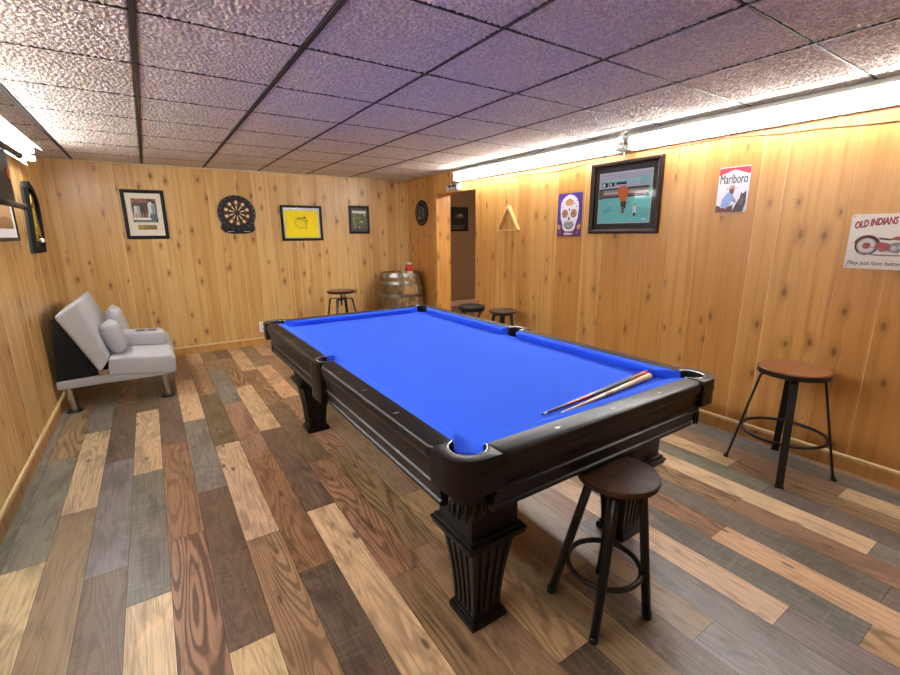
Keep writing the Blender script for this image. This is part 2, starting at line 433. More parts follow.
def build_floor():
    rd = random.Random(21); bm = BM(); lc = bm.loops.layers.float_color.new('plank'); lg = bm.loops.layers.float_color.new('grain')
    W, L, gap = .157, 1.206, .0008
    def quad(x0, x1, y0, y1, tone):
        h, cath, saw, kn = TONE[tone]; c = [v*rd.uniform(.92, 1.08) for v in rgb(h)]; a = rd.random(); cath *= rd.uniform(.6, 1.1)
        f = bm.faces.new([bm.verts.new(p) for p in ((x0, y0, 0), (x1, y0, 0), (x1, y1, 0), (x0, y1, 0))])
        for lp in f.loops: lp[lc] = (*c, a); lp[lg] = (cath, saw, kn, 1)
    for k in range(-3, 46):
        x0, x1 = -.5+W*k-W/2, -.5+W*k+W/2
        off, seq = ROWS.get(k, (rd.uniform(0, 1.2), ''.join(rd.choice('tubgkrGu') for _ in range(8))))
        ylo, yhi = (YF-.05, YB+.1) if x1 < XR+.15 else (3.75, 7.5)
        # the plank that ends at 'off' is seq[1] when it lies fully below, seq[0] below that
        j = -6
        while True:
            a, b = off+L*(j-2), off+L*(j-1)
            j += 1
            if a > yhi: break
            if b < ylo: continue
            i = j-1
            tone = seq[i] if 0 <= i < len(seq) else rd.choice('ubgktr')
            quad(max(x0, XL-.1)+gap, min(x1, 6.5)-gap, max(a, ylo)+gap, min(b, yhi)-gap, tone)
    t = BM(); box(t, XL-.12, 6.5, YF-.12, 7.6, -.08, -.0015)
    absorb(bm, t, 1)
    return struct('floor', bm, [M['floor'], plain('floor_underlay', '1E1610', .9)])
build_floor()

# ceiling: 2 ft tiles in a dark grid
GX0, GY0, GS, GT = .0639, 2.1476, .6096, .6113
def build_ceiling():
    import numpy as np
    rg = np.random.default_rng(5); st = .0035
    nx, ny = int((XR-XL)/st)+8, int((YB-YF)/st)+8
    k2 = np.sqrt(np.fft.fftfreq(nx, st)[:, None]**2+np.fft.rfftfreq(ny, st)[None, :]**2)       # cycles per metre
    F1 = np.fft.rfft2(rg.standard_normal((nx, ny)))
    def band(f0, w): 
        q = np.fft.irfft2(F1*np.exp(-((k2-f0)/w)**2), s=(nx, ny)); return q/q.std()
    h = np.tanh(1.5*band(42, 20))*.55+band(95, 40)*.14
    h = (h-h.min())/(h.max()-h.min())
    xs = sorted([GX0+GS*i for i in range(-3, 9)]); ys = [GY0+GT*j for j in range(-8, 9)]
    xs = [XL]+[x for x in xs if XL < x < XR]+[XR]; ys = [YF]+[y for y in ys if YF < y < YB]+[YB]
    V, Q, nv = [], [], 0
    for a, b in zip(xs, xs[1:]):
        for c, d in zip(ys, ys[1:]):
            if b-a < .02 or d-c < .02: continue
            g1 = .011 if a < 1 else .005; g2 = .011 if b < 1 else .005; e = .005
            if a > 3: g1 = .001
            if 3 < b < 3.2: g2 = .001
            res = .0058 if d > .3 else .02
            n, m = max(2, int((b-a-g1-g2)/res)), max(2, int((d-c-2*e)/res))
            X = np.linspace(a+g1, b-g2, n+1); Y = np.linspace(c+e, d-e, m+1)
            gx, gy = np.meshgrid(X, Y, indexing='ij')
            hh = h[((gx-XL)/st).astype(int), ((gy-YF)/st).astype(int)]
            edge = np.minimum(np.minimum(gx-X[0], X[-1]-gx), np.minimum(gy-Y[0], Y[-1]-gy))
            z = H+.0102-.0130*hh*np.clip(edge/.004+.35, 0, 1)
            rim = (edge < 1e-6); 
            P = np.stack([gx, gy, z], -1).reshape(-1, 3)
            idx = np.arange((n+1)*(m+1)).reshape(n+1, m+1)
            q = np.stack([idx[:-1, :-1], idx[:-1, 1:], idx[1:, 1:], idx[1:, :-1]], -1).reshape(-1, 4)
            loop = np.concatenate([idx[:, 0], idx[-1, 1:], idx[-2::-1, -1], idx[0, -2:0:-1]])
            S = P[loop].copy(); S[:, 2] = H+.0205; k = np.arange(len(loop)); k1 = np.roll(k, -1); off = len(P)
            sk = np.stack([loop[k], loop[k1], off+k1, off+k], -1)
            V.append(np.concatenate([P, S])); Q.append(np.concatenate([q, sk])+nv); nv += len(P)+len(S)
    V = np.concatenate(V); Q = np.concatenate(Q)
    B = np.array([(x, y, z) for z in (H+.02, H+.1) for y in (YF-.12, YB+.12) for x in (XL-.12, XR+.23)]); 
    bq = np.array([(0, 2, 3, 1), (4, 5, 7, 6), (0, 1, 5, 4), (2, 6, 7, 3), (0, 4, 6, 2), (1, 3, 7, 5)])+nv
    nt = len(Q); V = np.concatenate([V, B]); Q = np.concatenate([Q, bq])
    me = bpy.data.meshes.new('ceiling'); me.vertices.add(len(V)); me.vertices.foreach_set('co', V.astype(np.float32).ravel())
    me.loops.add(Q.size); me.loops.foreach_set('vertex_index', Q.astype(np.int32).ravel())
    me.polygons.add(len(Q)); me.polygons.foreach_set('loop_start', np.arange(0, Q.size, 4, dtype=np.int32)); me.polygons.foreach_set('loop_total', np.full(len(Q), 4, np.int32))
    mi = np.zeros(len(Q), np.int32); mi[nt:] = 1; sm = np.ones(len(Q), bool); sm[nt:] = False
    me.materials.append(M['tile']); me.materials.append(M['grid'])
    me.polygons.foreach_set('material_index', mi); me.polygons.foreach_set('use_smooth', sm)
    me.update(calc_edges=True); me.validate()
    o = bpy.data.objects.new('ceiling', me); COL.objects.link(o); o['kind'] = 'structure'
build_ceiling()
n = 0
for y in [GY0+GT*j for j in range(-6, 7)]:
    bm = BM(); box(bm, XL+.02, XR-.065, y-.0048, y+.0048, H+.002, H+.019); struct('trim_%d' % (n+1), bm, M['grid']); n += 1
for x in [GX0+GS*i for i in range(-1, 5)]:
    w = .0105 if x < 1 else .0048
    bm = BM(); box(bm, x-w, x+w, YF, YB, H-.001, H+.019); struct('trim_%d' % (n+1), bm, M['grid']); n += 1
wtrim = plain('wall_angle_strip', 'C8B79A', .5)
for x0, x1, y0, y1 in ((XL, XL+.018, YF, YB), (XL+.018, XR, YB-.018, YB)):
    bm = BM(); box(bm, x0, x1, y0, y1, H-.014, H-.001, 0, .003); struct('trim_%d' % (n+1), bm, wtrim); n += 1

# baseboards
def baseboard(name, x0, x1, y0, y1, ax, side):
    bm = BM(); lay = bm.loops.layers.float_color.new('plank')
    d = [(0, 0), (.016, 0), (.016, .078), (.012, .082), (.014, .088), (.014, .094), (.008, .100), (0, .100)]
    if ax == 'y': secs = [[(x0+side*a, y, z) for a, z in d] for y in (y0, y1)]
    else: secs = [[(x, y0+side*a, z) for a, z in d] for x in (x0, x1)]
    loft(bm, secs)
    for f in bm.faces:
        for lp in f.loops: lp[lay] = (.35, .2, 0, 1)
        if f.calc_center_median().z > .082: f.material_index = 1
    return struct(name, bm, [M['trimwood'], plain('pale_trim_bead', 'D6BE8A', .35)])
baseboard('baseboard_left', XL, XL, YF, YB-.016, 'y', 1)
baseboard('baseboard_back', XL, XR, YB, YB, 'x', -1)
baseboard('baseboard_right', XR, XR, YF, OPEN[0], 'y', -1)
o = baseboard('baseboard_right', XR, XR, OPEN[1], YB-.016, 'y', -1)

# doorway lining and the hall behind it
def lined(name, bits, mat):
    bm = BM(); lay = bm.loops.layers.float_color.new('plank')
    for b in bits: box(bm, *b, 0, .002)
    for f in bm.faces:
        for lp in f.loops: lp[lay] = (.3, .55, 0, 1)
    return struct(name, bm, mat)
lined('door_1', [(XR-.004, XR+.235, OPEN[1]-.018, OPEN[1]+.001, 0, OPEN[2]), (XR-.004, XR+.235, OPEN[0]-.001, OPEN[0]+.018, 0, OPEN[2]),
                 (XR-.004, XR+.235, OPEN[0]-.001, OPEN[1]+.001, OPEN[2]-.018, OPEN[2]+.001)], knotty_pine('doorway_lining_pine', (.98, .8, .62), .8))
bm = BM(); box(bm, XR+.23, 6.5, 7.47, 7.58, 0, H+.03); struct('wall_hall_back', bm, M['brown'])
bm = BM(); box(bm, 6.4, 6.5, 3.8, 7.47, 0, H+.03); struct('wall_hall_right', bm, M['brown'])
bm = BM(); box(bm, XR+.23, 6.4, 3.8, 3.9, 0, H+.03); struct('wall_hall_front', bm, M['brown'])
bm = BM(); box(bm, XR+.23, 6.5, 3.8, 7.58, H+.03, H+.1); struct('ceiling_hall', bm, M['hallc'])
bm = BM(); box(bm, XR+.23, 6.4, 7.452, 7.47, 0, .108, 0, .004); struct('baseboard_hall', bm, M['pinkbase'])

o = thing('added_hall_light', 'small round glass ceiling light added out of view to brighten the hall', 'light', (4.6, 4.6, H+.03))  # unseen lamp added because the hall was too dark
bm = BM(); lathe(bm, [(0, -.02), (.11, -.02), (.12, -.01), (.12, 0), (0, 0)], (0, 0, 0), 32); make('base', bm, M['white'], o)
bm = BM(); lathe(bm, [(0, -.09), (.06, -.083), (.095, -.06), (.105, -.02), (0, -.02)], (0, 0, 0), 32); make('globe', bm, emit('added_hall_light_glow', (1, .88, .74), 150.0), o)

# ------------------------------------------------------------------ pool table
CX, CY, ZT = 1.34, 2.195, .823
HX, HY = .722, 1.30                      # outer half sizes of the rails
T = thing('pool_table', 'large black pool table with bright blue felt in the middle of the room', 'pool table', (CX, CY, 0))
ZB = ZT-.044
# playing surface with pocket notches
def bed_poly():
    a, b = HX-.11, HY-.11; pc, pr = (HX-.098, HY-.098), .058; sc, sr = HX-.068, .055
    import cmath
    t = math.degrees(math.asin(.005/.06))
    q = []
    # corner notch in the +x +y quadrant, walked from the side edge to the end edge through the inside
    def corner(sx, sy):
        pts = arc(pc[0], pc[1], pr, -90+(90-math.degrees(math.acos(-.005/.06)))*0-0, -180, 12)  # start below the centre, go inside
        return [(sx*x, sy*y) for x, y in pts]
    h = math.sqrt(sr*sr-(a-sc)**2*1.0)
    def side(sx):
        ang = math.degrees(math.atan2(h, a-sc)) if a > sc else 180-math.degrees(math.atan2(h, sc-a))
        return [(sx*x, y) for x, y in arc(sc, 0, sr, -ang, -(360-ang), 14)]
    c = corner(1, 1)
    c1 = [(a, pc[1]-pr)]+c+[(pc[0]-pr, b)]
    c1 = [(a, pc[1]-pr-.0)]+c[0:]+[(pc[0]-pr, b)]
    ring = []
    s1 = side(1)                                 # from y=-h to y=+h through the inside
    ring += s1+c1
    c2 = [(-x, y) for x, y in c1][::-1]; ring += c2
    s2 = [(-x, -y) for x, y in s1]; ring += s2
    ring += [(-x, -y) for x, y in c1]
    ring += [(x, -y) for x, y in c1][::-1]
    return ring
bm = BM(); prism(bm, bed_poly(), ZB-.055, ZB); make('playing_surface', bm, M['felt'], T, smooth=0)
bm = BM(); box(bm, -HX+.17, HX-.17, -HY+.17, HY-.17, .63, ZB-.056, 0, .004)
box(bm, -HX+.09, HX-.09, -HY+.18, -.09, .64, ZB-.056); box(bm, -HX+.09, HX-.09, .09, HY-.18, .64, ZB-.056)
box(bm, -HX+.18, HX-.18, -HY+.09, -HY+.17, .64, ZB-.056); box(bm, -HX+.18, HX-.18, HY-.17, HY-.09, .64, ZB-.056)
make('slate_frame', bm, M['lac'], T, smooth=0)

def run(side):
    """maps (t along the side, d inward from the outer edge, z) to table coordinates, and the half length"""
    if side == 'left': return (lambda t, d, z: (-HX+d, t, z))
    if side == 'right': return (lambda t, d, z: (HX-d, t, z))
    if side == 'near': return (lambda t, d, z: (t, -HY+d, z))
    return (lambda t, d, z: (t, HY-d, z))
RAIL = [(.090, 0), (.028, 0), (.019, -.003), (.013, -.010), (.010, -.020), (.010, -.036), (.013, -.044), (.020, -.050), (.090, -.050)]
APR = [(.022, -.050), (.022, -.078), (.030, -.082), (.034, -.088), (.036, -.132), (.030, -.137), (.030, -.143), (.040, -.148), (.046, -.190), (.040, -.195), (.040, -.206), (.048, -.214), (.085, -.214), (.085, -.050)]
CUSH = [(.090, -.003), (.112, -.001), (.132, -.004), (.140, -.008), (.140, -.013), (.124, -.040), (.118, -.046), (.090, -.046)]
segs = []
for side in ('left', 'right'):
    a = HY-.165; segs += [(side, -a, -.076, 'c', 's'), (side, .076, a, 's', 'c')]
for side in ('near', 'far'):
    a = HX-.165; segs += [(side, -a, a, 'c', 'c')]
for side, t0, t1, e0, e1 in segs:
    F = run(side)
    # wooden rail, its outer lip drawn in towards the pockets
    sec = []
    n = 24
    ts = [t0+(t1-t0)*i/n for i in range(n+1)]
    ts = sorted(set(ts+[t0+.004, t0+.012, t0+.022, t1-.004, t1-.012, t1-.022]))
    for t in ts:
        e = min(t-t0, t1-t); k = max(0, 1-e/.034); pull = .016*(1-math.sqrt(max(0, 1-k*k)))
        sec.append([F(t, d+pull*(1-d/.09), ZT+z) for d, z in RAIL])
    bm = BM(); loft(bm, sec); rail = make('rail', bm, M['lac'], T)
    L_ = abs(t1-t0)
    if side in ('near', 'far'): sg = (-.29, 0, .29)
    else: s = -1 if t0 < 0 and t1 < 0 else 1; sg = tuple(s*v for v in (.26, .548, .838))
    for v in sg:
        bm = BM(); wv, wd = (.006, .013)
        q = [F(v-wv*2.6, .047, ZT+.0006), F(v, .047-wv, ZT+.0006), F(v+wv*2.6, .047, ZT+.0006), F(v, .047+wv, ZT+.0006)]
        if side in ('left', 'right'): q = [F(v-wv, .047, ZT+.0006), F(v, .047-.015, ZT+.0006), F(v+wv, .047, ZT+.0006), F(v, .047+.015, ZT+.0006)]
        q2 = [(x, y, z-.002) for x, y, z in q]; loft(bm, [q2, q]); make('sight', bm, M['sight'], rail, smooth=0)
    # apron with stepped mouldings
    bm = BM(); loft(bm, [[F(t, d, ZT+z) for d, z in APR] for t in (t0-.004, t1+.004)]); 
    if side in ('near', 'far'):              # bead-and-reel strip along the end aprons
        m = int(L_/.022)
        for i in range(m):
            t = t0+.02+(L_-.04)*i/(m-1); c = F(t, .034, ZT-.117)
            tt = BM(); bmesh.ops.create_uvsphere(tt, u_segments=8, v_segments=5, radius=.0048); bmesh.ops.translate(tt, vec=c, verts=tt.verts); absorb(bm, tt)
    make('apron', bm, M['lac'], T, smooth=30)
    # cushion: jaws cut back towards each pocket
    j = {'c': (.030, -.024), 's': (.006, -.006)}
    jn = {'c': .108-.073, 's': .010}
    bm = BM(); sec = []
    for t, e, sgn in ((t0, e0, 1), (t1, e1, -1)):
        ring = []
        for d, z in CUSH:
            f = (d-.09)/.05
            back = {'c': -.012, 's': -.016}[e]; nose = {'c': .066, 's': -.004}[e]
            ring.append(F(t+sgn*(back+(nose-back)*f), d, ZT+z))
        sec.append(ring)
    # round the jaw with intermediate stations
    def lerp(u): return [tuple(a+(b-a)*u for a, b in zip(p, q)) for p, q in zip(*sec)]
    loft(bm, [lerp(u) for u in (0, .25, .5, .75, 1)])
    make('cushion', bm, M['felt'], T, smooth=40)
# corner caps, side caps, pockets
capz = -.112
for sx in (-1, 1):
    for sy in (-1, 1):
        G = lambda u, v, h, sx=sx, sy=sy: (sx*(HX-u), sy*(HY-v), h)
        c, r = .105, .0605
        a_ = math.degrees(math.asin(.015/r))
        inner = arc(c, c, r, -a_, -(270-a_)+0, 26)     # from (.163,.09) round the outside to (.09,.163)
        outer = [(.0, .162)]+arc(.085, .085, .092, 180, 270, 14)+[(.162, .0)]
        outer = [(.007, .162)]+[(x, y) for x, y in arc(.097, .097, .090, 180, 270, 14)]+[(.162, .007)]
        poly = outer+[(.162, .09)]+[(x, y) for x, y in inner if x < .163 and y < .163]+[(.09, .162)]
        bm = BM(); prism(bm, poly, ZT+capz, ZT+.004, G, 0, .004)
        # raised band round the cap
        band = [(.004, .158)]+arc(.097, .097, .093, 180, 270, 14)+[(.158, .004)]
        bi = [(.012, .158)]+arc(.097, .097, .085, 180, 270, 14)+[(.158, .012)]
        prism(bm, band+bi[::-1], ZT-.050, ZT-.038, G)
        cap = make('corner_cap', bm, M['lac'], T, smooth=30)
        bm = BM(); tube(bm, [G(x, y, ZT+.0005) for x, y in arc(c, c, r-.001, -a_+2, -(270-a_)-2, 24)], .0036, 8)
        rim = make('pocket_iron', bm, M['chrome'], cap); rim['label'] = 'chrome iron lining the pocket mouth'
        def pocket(cx, cy, r, zt, zb, cut=0):
            bm = BM(); seg = 28
            lathe(bm, [(r, zt), (r+.003, zt), (r+.004, zt-.10), (r-.004, zb), (0, zb), (0, zb+.006), (r-.009, zb+.006), (r-.001, zt-.10), (r, zt)], (cx, cy, 0), seg)
            # leather fringe hanging under the basket
            for i in range(14):
                a = 2*PI*i/14; px, py = cx+(r+.001)*math.cos(a), cy+(r+.001)*math.sin(a)
                tube(bm, [(px, py, zt-.12), (px, py, zb-.006), (px+.002*math.cos(a), py, zb-.018-.005*(i % 2))], [.006, .0075, .004], 6)
            return bm
        p = pocket(sx*(HX-c), sy*(HY-c), .0525, ZT-.046, ZT-.20); make('pocket', p, M['leather'], T)
    G = lambda u, v, h, sx=sx: (sx*(HX-u), v, h)
    r = .0545; hh = math.sqrt(r*r-.015**2)
    a_ = math.degrees(math.atan2(hh, .015))
    notch = [(.075+r*math.cos(math.radians(a_+(360-2*a_)*i/24)), r*math.sin(math.radians(a_+(360-2*a_)*i/24))) for i in range(25)]
    poly = [(.004, -.066), (.001, -.04), (.001, .04), (.004, .066), (.010, .0745), (.09, .0745)]+[(min(u, .0899), v) for u, v in notch]+[(.09, -.0745), (.010, -.0745)]
    bm = BM(); prism(bm, poly, ZT-.205, ZT+.003, G, 0, .003)
    cap = make('side_pocket_cap', bm, M['lac'], T, smooth=30)
    bm = BM(); tube(bm, [G(.075+(r-.001)*math.cos(math.radians(a_+(360-2*a_)*i/24)), (r-.001)*math.sin(math.radians(a_+(360-2*a_)*i/24)), ZT+.0005) for i in range(25)], .0034, 8)
    rim = make('pocket_iron', bm, M['chrome'], cap); rim['label'] = 'chrome iron lining the pocket mouth'
    p = pocket(sx*(HX-.075), 0, .047, ZT-.046, ZT-.21); make('pocket', p, M['leather'], T)
# legs
def fluted(w, dp):
    """square section of side w with four flutes a side"""
    h = w/2; pts = []
    prof = [(-.5, 0), (-.40, 0), (-.36, 1), (-.28, 1), (-.24, 0), (-.16, 0), (-.12, 1), (-.04, 1), (0, 0), (.04, 0), (.08, 1), (.16, 1), (.20, 0), (.28, 0), (.32, 1), (.40, 1), (.44, 0)]
    prof = [(-.5, 0)]+[q for c in (-.33, -.11, .11, .33) for q in ((c-.062, 0), (c-.045, 1), (c+.045, 1), (c+.062, 0))]
    for k in range(4):
        a = k*PI/2; ca, sa = math.cos(a), math.sin(a)
        for u, d in prof:
            x, y = u*w, -h+d*dp; pts.append((x*ca-y*sa, x*sa+y*ca))
    return pts
for sx in (-1, 1):
    for sy in (-1, 1):
        lx, ly = sx*.447, sy*1.026
        bm = BM(); st = []
        for i in range(13):
            t = i/12; z = .052+(.372-.052)*t; w = .127+.068*t**1.5
            dp = 0 if (i in (0, 12)) else .007
            st.append([(lx+x, ly+y, z) for x, y in fluted(w, dp)])
        loft(bm, st)
        box(bm, lx-.104, lx+.104, ly-.104, ly+.104, .42, .66, 0, .003)
        for u in (-1, 1):                   # recessed-panel moulding on the block's faces
            for k in range(2):
                pass
        leg = make('leg', bm, M['lac'], T, smooth=30)
        bm = BM()
        for w, z0, z1 in ((.112, .368, .380), (.126, .379, .396), (.131, .395, .406), (.119, .405, .421)): box(bm, lx-w, lx+w, ly-w, ly+w, z0, z1, 0, .004)
        make('capital', bm, M['lac'], leg)
        bm = BM()
        for w, z0, z1 in ((.080, 0, .024), (.076, .023, .034), (.069, .033, .046), (.063, .045, .056)): box(bm, lx-w, lx+w, ly-w, ly+w, z0, z1, 0, .003)
        make('foot', bm, M['lac'], leg)

# cue sticks lying on the cloth
def cue(name_label, a, b, cols):
    """a = butt, b = tip"""
    A, B = Vector(a), Vector(b); d = B-A; L_ = d.length; o = thing('cue_stick', name_label, 'cue stick', (A.x, A.y, A.z), 0, 'cue sticks on the table')
    rad = lambda t: .0148+(.0042-.0148)*t
    for nm, t0, t1, m in cols:
        bm = BM(); n = 6
        tube(bm, [A+d*(t0+(t1-t0)*i/n) for i in range(n+1)], [rad(t0+(t1-t0)*i/n) for i in range(n+1)], 16)
        ob = make(nm, bm, m, o, world=True)
    return o
bur = plain('burgundy_lacquer', 'A01C14', .25, coat=.5); wrap = plain('grey_linen_wrap', '6A6A70', .6, var=.4, scale=300); maple = plain('maple_lacquer', 'D9B077', .3, var=.1, coat=.4); dkc = plain('dark_plum_lacquer', '3A120E', .3)
fer = plain('white_ferrule', 'EDEAE0', .4); tipm = plain('blue_leather_tip', '23406A', .8)
cue('cue stick with a red butt and grey wrap lying on the blue felt', (1.905, 1.176, ZB+.0155), (1.15, 1.111, ZB+.0075),
    (('butt', 0, .16, bur), ('wrap', .16, .58, wrap), ('forearm', .58, .80, bur), ('shaft', .80, .965, dkc), ('ferrule', .965, .992, fer), ('tip', .992, 1, tipm)))
cue('pale maple cue stick lying against the near cushion beside the red-butted one', (1.872, 1.139, ZB+.0155), (1.21, 1.078, ZB+.0075),
    (('butt', 0, .48, maple), ('forearm', .48, .56, plain('honey_lacquer', 'A8743C', .3)), ('shaft', .56, .965, maple), ('ferrule', .965, .992, fer), ('tip', .992, 1, tipm)))

# ------------------------------------------------------------------ stools
def round_stool(loc, rz, label, group, seatm, lean=(.006, -.038)):
    """round-tube four-legged stool with a ring footrest"""
    o = thing('bar_stool', label, 'stool', loc, rz, group)
    zt = .606
    bm = BM(); lathe(bm, [(0, zt-.030), (.132, zt-.030), (.142, zt-.026), (.145, zt-.015), (.142, zt-.004), (.134, zt), (0, zt)], (*lean, 0), 56)
    make('seat', bm, seatm, o)
    bm = BM(); lathe(bm, [(.078, zt-.046), (.104, zt-.046), (.104, zt-.031), (.078, zt-.031), (.078, zt-.046)], (*lean, 0), 40)
    make('seat_bracket', bm, M['black'], o)
    R = lambda z: .182-.095*z/.57
    for k in range(4):
        a = math.radians(35+90*k); ca, sa = math.cos(a), math.sin(a)
        bm = BM(); tube(bm, [(R(z)*ca+lean[0]*z/.57, R(z)*sa+lean[1]*z/.57, z) for z in (.012, .2, .4, .572)], .0165, 16); leg = make('leg', bm, M['black'], o)
        bm = BM(); lathe(bm, [(0, 0), (.014, 0), (.018, .004), (.018, .024), (.0155, .026)], (R(0)*ca, R(0)*sa, 0), 16); make('foot_cap', bm, M['blackm'], leg)
    bm = BM(); tube(bm, [((R(.2)-.014)*math.cos(2*PI*i/48)+lean[0]*.35, (R(.2)-.014)*math.sin(2*PI*i/48)+lean[1]*.35, .2) for i in range(48)], .0105, 10, closed=True)
    make('footrest_ring', bm, M['black'], o)
    return o
g_st = 'round bar stools on tube legs'
st1 = round_stool((1.308, .922, 0), 0, 'rustic round-seated stool tucked under the near end of the pool table', g_st, M['rustic'])

def swivel_stool(loc, rz, label, ztop, seatm):
    """screw-stem stool on four bent flat straps"""
    o = thing('swivel_stool', label, 'stool', loc, rz, 'swivel stools on bent strap legs')
    zf = .600
    bm = BM(); lathe(bm, [(0, ztop-.032), (.172, ztop-.032), (.180, ztop-.020), (.181, ztop-.006), (.176, ztop), (0, ztop)], (0, 0, 0), 64); seat = make('seat', bm, seatm, o)
    bm = BM(); lathe(bm, [(.170, ztop-.036), (.1825, ztop-.036), (.1825, ztop-.008), (.1812, ztop-.008), (.1812, ztop-.032), (.170, ztop-.0322), (.170, ztop-.036)], (0, 0, 0), 64); rim = make('seat_rim', bm, M['black'], seat)
    bm = BM(); lathe(bm, [(0, zf-.10), (.011, zf-.10), (.011, ztop-.036), (.06, ztop-.036), (.06, ztop-.0325), (0, ztop-.0325)], (0, 0, 0), 20)
    for i in range(14):
        z = zf-.095+i*.008
        lathe(bm, [(.011, z), (.0128, z+.002), (.011, z+.004)], (0, 0, 0), 20)
    make('screw_stem', bm, M['black'], o)
    bm = BM(); lathe(bm, [(.012, zf-.028), (.030, zf-.028), (.030, zf-.008), (.012, zf-.008), (.012, zf-.028)], (0, 0, 0), 24); make('hub', bm, M['black'], o)
    for k in range(4):
        a = math.radians(90*k); bm = BM(); hw = .019
        path = [(.02, zf), (.138, zf), (.150, zf-.004), (.157, zf-.013), (.270, .016), (.274, .004), (.274, 0)]
        th = .011
        secs = []
        for i, (x, z) in enumerate(path):
            x0, z0 = path[max(0, i-1)]; x1, z1 = path[min(len(path)-1, i+1)]
            t = Vector((x1-x0, z1-z0)).normalized(); nn = Vector((-t.y, t.x))*th/2
            secs.append([(x+nn.x, -hw, z+nn.y), (x+nn.x, hw, z+nn.y), (x-nn.x, hw, z-nn.y), (x-nn.x, -hw, z-nn.y)])
        loft(bm, secs); bm.transform(Matrix.Rotation(a, 4, 'Z')); leg = make('leg', bm, M['black'], o)
        bm = BM(); box(bm, .262, .288, -.022, .022, 0, .014, 0, .003); bm.transform(Matrix.Rotation(a, 4, 'Z')); make('foot_cap', bm, M['blackm'], leg)
    zr = .24; rr = .157+(.270-.157)*(zf-.013-zr)/(zf-.029)-.010
    bm = BM(); secs = []
    tube(bm, [(rr*math.cos(2*PI*i/56), rr*math.sin(2*PI*i/56), zr) for i in range(56)], .0095, 10, closed=True)
    make('footrest_ring', bm, M['black'], o)
    return o
swivel_stool((3.12, .985, 0), math.radians(23), 'walnut-topped swivel stool standing alone by the right wall', .656, M['oakseat'])
swivel_stool((2.10, 5.84, 0), math.radians(50), 'raised swivel stool against the back wall, left of the barrel', .712, M['oakseat'])
for ob in list(COL.objects): pass
dup(st1, (3.105, 3.70, 0), math.radians(20), 'drab brown stool by the right wall, nearer than the black stool', g_st, 1.05)
# black folding stool with crossed legs by the doorway
o = thing('folding_stool', 'small black padded stool with crossed legs beside the doorway', 'stool', (2.985, 4.05, 0), math.radians(-40))
zt = .655
bm = BM(); lathe(bm, [(0, zt-.05), (.135, zt-.05), (.150, zt-.042), (.153, zt-.025), (.147, zt-.008), (.12, zt), (0, zt+.004)], (0, 0, 0), 48); make('seat', bm, M['leather'], o)
bm = BM(); lathe(bm, [(.10, zt-.062), (.145, zt-.062), (.145, zt-.051), (.10, zt-.051), (.10, zt-.062)], (0, 0, 0), 40); make('seat_frame', bm, M['black'], o)
for y in (-.105, .105):
    for s in (-1, 1):
        bm = BM(); yy = y+s*.012; tube(bm, [(s*.115, yy, zt-.058), (s*-.15, yy, .010)], .0125, 12); tube(bm, [(s*-.15, yy, .010), (s*-.15, yy, .0)], .015, 10); make('leg', bm, M['black'], o)
for s in (-1, 1):
    bm = BM(); x = -.15*s+.265*s*.12/.60; tube(bm, [(x, -.105+s*.012, .13), (x, .105+s*.012, .13)], .009, 10); make('stretcher', bm, M['black'], o)

# ------------------------------------------------------------------ grey futon seat
fy0, fy1 = 4.63, 5.88; fm = (fy0+fy1)/2
FT = thing('futon_loveseat', 'grey linen futon loveseat with chrome legs in the back left corner', 'loveseat', (-.36, fm, 0))
def ypris(name, poly, y0, y1, mat, bev, seg=4, parent=FT):
    t = BM(); A = [t.verts.new((x, y0, z)) for x, z in poly]; B = [t.verts.new((x, y1, z)) for x, z in poly]; n = len(poly)
    t.faces.new(A); t.faces.new(B[::-1])
    for i in range(n): t.faces.new((A[i], A[(i+1) % n], B[(i+1) % n], B[i]))
    bmesh.ops.recalc_face_normals(t, faces=t.faces)
    if bev: bmesh.ops.bevel(t, geom=t.edges[:], offset=bev, segments=seg, profile=.55, affect='EDGES')
    return make(name, t, mat, parent, world=True, smooth=50)
# base frame, two seat cushions, console, two backs
ypris('base_frame', [(-.77, .222), (.02, .222), (.02, .255), (-.40, .300), (-.77, .286)], fy0+.01, fy1-.01, M['grey'], .008, 2)
gap = .115
ypris('seat_cushion', [(-.43, .285), (.035, .225), (.072, .245), (.075, .372), (.045, .398), (-.30, .430), (-.405, .432)], fy0, fy1, M['grey'], .022)
hs = (fy1-fy0)/2
for y0, y1, rx, rz_ in ((fy0, fm-.028, 0, 0), (fm+.028, fy1, -.045, -.030)):
    b = ypris('backrest', [(-.475, .330), (-.410, .425), (-.525, .940), (-.585, .945), (-.700, .832), (-.700, .800)][0:0]+[(-.478, .318), (-.400, .430), (-.528+rx, .940+rz_), (-.702+rx*.4, .825+rz_)], y0, y1, M['grey'], .030)
    bm = BM(); box(bm, -.10, .10, (y0+y1)/2-.004, (y0+y1)/2+.004, 0, .004)
    bm.free()
# dark lining behind the back and hinge
ypris('back_lining', [(-.77, .287), (-.40, .302), (-.486, .330), (-.706, .815), (-.725, .80)], fy0+.03, fy1-.03, M['darkcloth'], .004, 1)
for y in (fy0+.004, fy1-.012):
    bm = BM(); box(bm, -.49, -.40, y, y+.008, .30, .345, 0, .003); tube(bm, [(-.445, y-.004, .325), (-.445, y+.012, .325)], .012, 12)
    make('hinge', bm, M['chrome'], FT, world=True)
